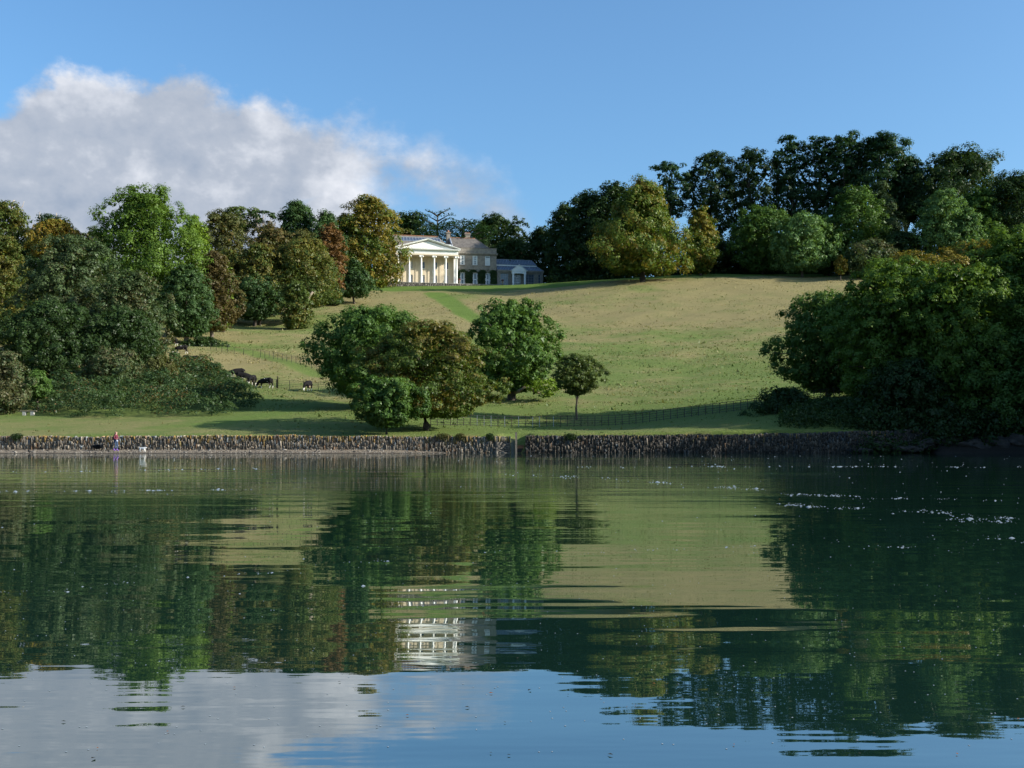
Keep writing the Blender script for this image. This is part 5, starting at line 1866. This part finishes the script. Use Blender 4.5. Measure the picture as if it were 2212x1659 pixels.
def urn(label, x, y, z):
    r_ = empty('stone_urn', (x, y, z), label, 'urn')
    MB().box(-0.28, 0.28, -0.28, 0.28, 0, 0.18).build('plinth', M['urn'], r_)
    MB().lathe([(0.2, 0.18), (0.10, 0.3), (0.12, 0.42), (0.34, 0.62), (0.30, 0.9), (0.36, 1.05), (0.40, 1.1), (0.34, 1.12)], (0, 0, 0), 14).build('bowl', M['urn'], r_)
    n_ = 260
    P_ = rand_dirs(n_) * np.array([.36, .36, .26]) + np.array([0, 0, 1.28])
    cc_ = np.where(rng.random((n_, 1)) < 0.62, np.array([[0.5, 0.02, 0.04]]), np.array([[0.03, 0.07, 0.02]]))
    link('flowers', leaf_mesh('flowers', P_, rand_dirs(n_), np.full(n_, .13), cc_), r_)


urn('stone urn with red flowers on the terrace wall in front of the ivy', -16.6, 356.45, 50.9)
urn('stone urn with red flowers on the wall end in front of the conservatory', -3.0, 358.6, 50.9)

# ------------------------------------------------------------------ conservatory
cs = empty('conservatory', (2.75, 365.6, 50.7), 'low glazed conservatory with a white pedimented porch at the end of the house', 'conservatory', rz=R(12))
xa0, xa1 = -7.68, 7.5
bays = [(-6.6, -4.05, 0.1, 4.65), (-2.3, 0.0, 0.1, 4.5), (1.8, 4.5, 0.1, 4.65), (5.95, 6.6, 0.1, 4.65)]
wall_holes(MB(), xa0, xa1, -0.8, 5.6, 0.0, 0.4, bays).build('wall', M['stone'], cs)
MB().box(xa0, xa1, 6.5, 7.0, -0.8, 5.6).box(xa1 - 0.4, xa1 - .002, 0.4, 6.5, -0.8, 5.6).build('rear_wall', M['stone'], cs)
MB().box(xa0 + 0.1, xa1 - 0.45, 0.4, 6.5, -0.8, 0.0).build('floor_slab', M['stone'], cs)
MB().box(xa0, xa1 + 0.25, -0.3, 0.0, 5.25, 5.75).box(xa0, xa1 + 0.12, -0.15, 0.0, 4.95, 5.249).build('cornice', M['stone'], cs)
for xc in (-7.3, -3.3, 0.9 + .3, 5.2, 7.2):
    MB().box(xc - 0.28, xc + 0.28, -0.1, -0.002, 0, 4.94).build('pilaster', M['stone'], cs)
for i, (a_, b_, c_, d_) in enumerate(bays):
    window(cs, a_, b_, c_, d_, 0.18, 3 if i < 3 else 1, 5, frame=0.08, bar=0.045, fm='lead' if i != 1 else 'white', name='window' if i != 1 else 'glazed_door')
rs = random.Random(4)
for i in range(9):  # white slivers painted as broken sky reflections in the third bay
    xx = 2.0 + rs.random() * 1.7
    zz = 0.5 + rs.random() * 3.4
    MB().box(xx, min(4.35, xx + rs.uniform(.3, 1.1)), 0.345 + 0.006 * i, 0.349 + 0.006 * i, zz, zz + rs.uniform(.25, .5)).build('blind_or_reflection', M['white'], cs)
# roof in two tiers with a clerestory strip
t1 = MB()
t1.poly([(xa0, -0.1, 5.76), (xa1 + .1, -0.1, 5.76), (xa1 - 1.6, 2.0, 7.35), (xa0, 2.0, 7.35)])
t1.poly([(xa1 + .1, -0.1, 5.76), (xa1 + .1, 7.0, 5.76), (xa1 - 1.6, 5.0, 7.35), (xa1 - 1.6, 2.0, 7.35)])
t1.poly([(xa1 + .1, 7.0, 5.76), (xa0, 7.0, 5.76), (xa0, 5.0, 7.35), (xa1 - 1.6, 5.0, 7.35)])
gr = t1.build('roof', M['roof_glass'], cs)
MB().box(xa0, xa1 - 1.62, 2.05, 4.95, 7.35, 7.80).build('clerestory', M['white'], gr)
t2 = MB()
t2.poly([(xa0, 1.9, 7.80), (xa1 - 1.5, 1.9, 7.80), (xa1 - 2.9, 3.5, 9.6), (xa0, 3.5, 9.6)])
t2.poly([(xa1 - 1.5, 1.9, 7.80), (xa1 - 1.5, 5.1, 7.80), (xa1 - 2.9, 3.5, 9.6)])
t2.poly([(xa1 - 1.5, 5.1, 7.80), (xa0, 5.1, 7.80), (xa0, 3.5, 9.6), (xa1 - 2.9, 3.5, 9.6)])
t2.build('upper_roof', M['roof_glass'], cs)
for i in range(27):
    xx = xa0 + 0.1 + i * 0.52
    MB().tube([(xx, -0.12, 5.79), (xx, 1.98, 7.38)], 0.03 if i % 7 else 0.07, 4).build('roof_bar', M['lead'], gr)
    if xx < xa1 - 2.9:
        MB().tube([(xx, 1.88, 7.83), (xx, 3.5, 9.63)], 0.03 if i % 7 else 0.07, 4).build('roof_bar', M['lead'], gr)
MB().box(xa0, xa1 - 2.9, 3.42, 3.58, 9.6, 9.75).build('ridge', M['lead'], gr)
MB().tube([(xa1 + .1, -0.1, 5.8), (xa1 - 1.6, 2.0, 7.4)], 0.09, 5).build('hip_bar', M['lead'], gr)
# porch
pc_ = MB().box(-3.15, 1.55, -1.55, -0.31, 4.55, 5.15).box(-3.22, 1.62, -1.62, -0.31, 5.152, 5.35)
pc_.build('porch_beam', M['white'], cs)
MB().prism([(-3.4, 5.355), (1.8, 5.355), (-0.8, 7.25)], -1.65, -0.31).build('porch_pediment', M['white'], cs)
for s_ in (-1, 1):
    MB().prism([(-0.8 + s_ * 2.75, 5.30), (-0.8 + s_ * 2.75, 5.46), (-0.8, 7.45), (-0.8, 7.27)], -1.85, -0.2 - .01 * s_).build('raking_cornice', M['white'], cs)
for xc in (-2.72, 1.12):
    cmb = MB().box(xc - 0.26, xc + 0.26, -1.5, -0.98, -0.2, 4.2).box(xc - 0.36, xc + 0.36, -1.58, -0.9, 4.2, 4.547).box(xc - 0.34, xc + 0.34, -1.58, -0.9, -0.3, -0.201)
    cmb.build('column', M['white'], cs)
fan = MB()
for q_ in range(7):
    a_ = math.pi * q_ / 6
    fan.tube([(-1.15, 0.12, 3.2), (-1.15 + 1.0 * math.cos(a_), 0.12, 3.2 + 1.0 * math.sin(a_))], 0.035, 4)
fan.build('fanlight', M['white'], cs)

# ------------------------------------------------------------------ foam and floating leaves
lines = [
    ([(1106, 1024), (1300, 1033), (1550, 1051), (1640, 1058)], 130, 2.2), ([(1256, 1009), (1800, 1008), (2212, 1009)], 110, 1.2),
    ([(1681, 1088), (1746, 1093), (1906, 1101), (2056, 1108), (2212, 1123)], 170, 2.6), ([(2050, 1120), (2110, 1124), (2190, 1127)], 60, 4.0),
    ([(1266, 1197), (1356, 1188), (1456, 1187), (1580, 1182), (1731, 1180), (1956, 1182), (2206, 1172)], 60, 2.2),
    ([(0, 1279), (140, 1276), (280, 1259), (450, 1244), (600, 1236), (660, 1223), (850, 1209), (1075, 1191)], 60, 2.6),
    ([(0, 1020), (550, 1012)], 60, 1.2), ([(0, 1062), (550, 1057)], 90, 1.2), ([(1850, 1078), (2000, 1076), (2212, 1084)], 40, 1.8),
    ([(2120, 1165), (2190, 1160)], 16, 4.0), ([(1700, 1068), (1850, 1072)], 80, 1.8)]
FP = []
for pts, n_, sp_ in lines:
    pts = np.array(pts, float)
    u_ = rng.random(n_)
    u_ = (u_ + 0.045 * np.sin(u_ * 23 + n_) + 0.02 * np.sin(u_ * 61)).clip(0, 0.9999) * (len(pts) - 1)
    i_ = u_.astype(int)
    f_ = (u_ - i_)[:, None]
    q = pts[i_] * (1 - f_) + pts[i_ + 1] * f_
    q[:, 1] += rng.normal(size=n_) * sp_ * 0.7
    q[:, 0] += rng.normal(size=n_) * 8
    FP.append(np.concatenate([q, np.exp(rng.normal(size=(n_, 1)) * 0.6) * 1.25], 1))
n_ = 620
q = np.stack([rng.uniform(0, 2212, n_), 985 + 640 * rng.random(n_) ** 1.7, np.exp(rng.normal(size=n_) * 0.45) * 0.9], 1)
q[:, 0] = np.where((rng.random(n_) < 0.5) & (q[:, 1] < 1200), rng.uniform(1500, 2212, n_), q[:, 0])
FP.append(q)
q = np.concatenate(FP)
D_ = F / (q[:, 1] - HZ)
fx = (q[:, 0] - 1106) * D_ / F
rad = np.clip(q[:, 2] * D_ / F, 0.004, 0.12)
V_, Fc = [], []
for x, y, r_ in zip(fx, D_, rad):
    o_ = len(V_)
    r_ = float(r_)
    k = 7
    for i in range(k):
        a_ = 2 * math.pi * i / k
        rr = r_ * random.uniform(0.55, 1.15)
        V_.append((x + rr * math.cos(a_), y + rr * math.sin(a_) * 1.2, 0.001))
    V_.append((x, y, 0.001 + min(0.02, r_ * 0.35)))
    Fc += [(o_ + i, o_ + (i + 1) % k, o_ + k) for i in range(k)]
fm_ = quads_mesh('foam', V_, Fc, True)
tag(link('foam', fm_, None, M['foam']), 'white foam flecks drifting in lines on the water', 'foam', kind='stuff')
n_ = 60
rw_ = np.concatenate([rng.uniform(1480, 1650, 26), rng.uniform(1000, 1480, 34)])
D_ = F / (rw_ - HZ)
P = np.stack([(rng.uniform(0, 2212, n_) - 1106) * D_ / F, D_, np.full(n_, 0.004)], 1)
cl_ = np.where(rng.random((n_, 1)) < 0.35, np.array([[0.28, 0.10, 0.03]]), np.array([[0.05, 0.05, 0.04]]))
tag(link('floating_leaves', leaf_mesh('floating_leaves', P, np.array([0, 0, 1.0]) + rand_dirs(n_) * 0.12, 0.008 + 0.0007 * D_, cl_), None),
    'small dead leaves and bits floating on the calm water', 'leaves', kind='stuff')
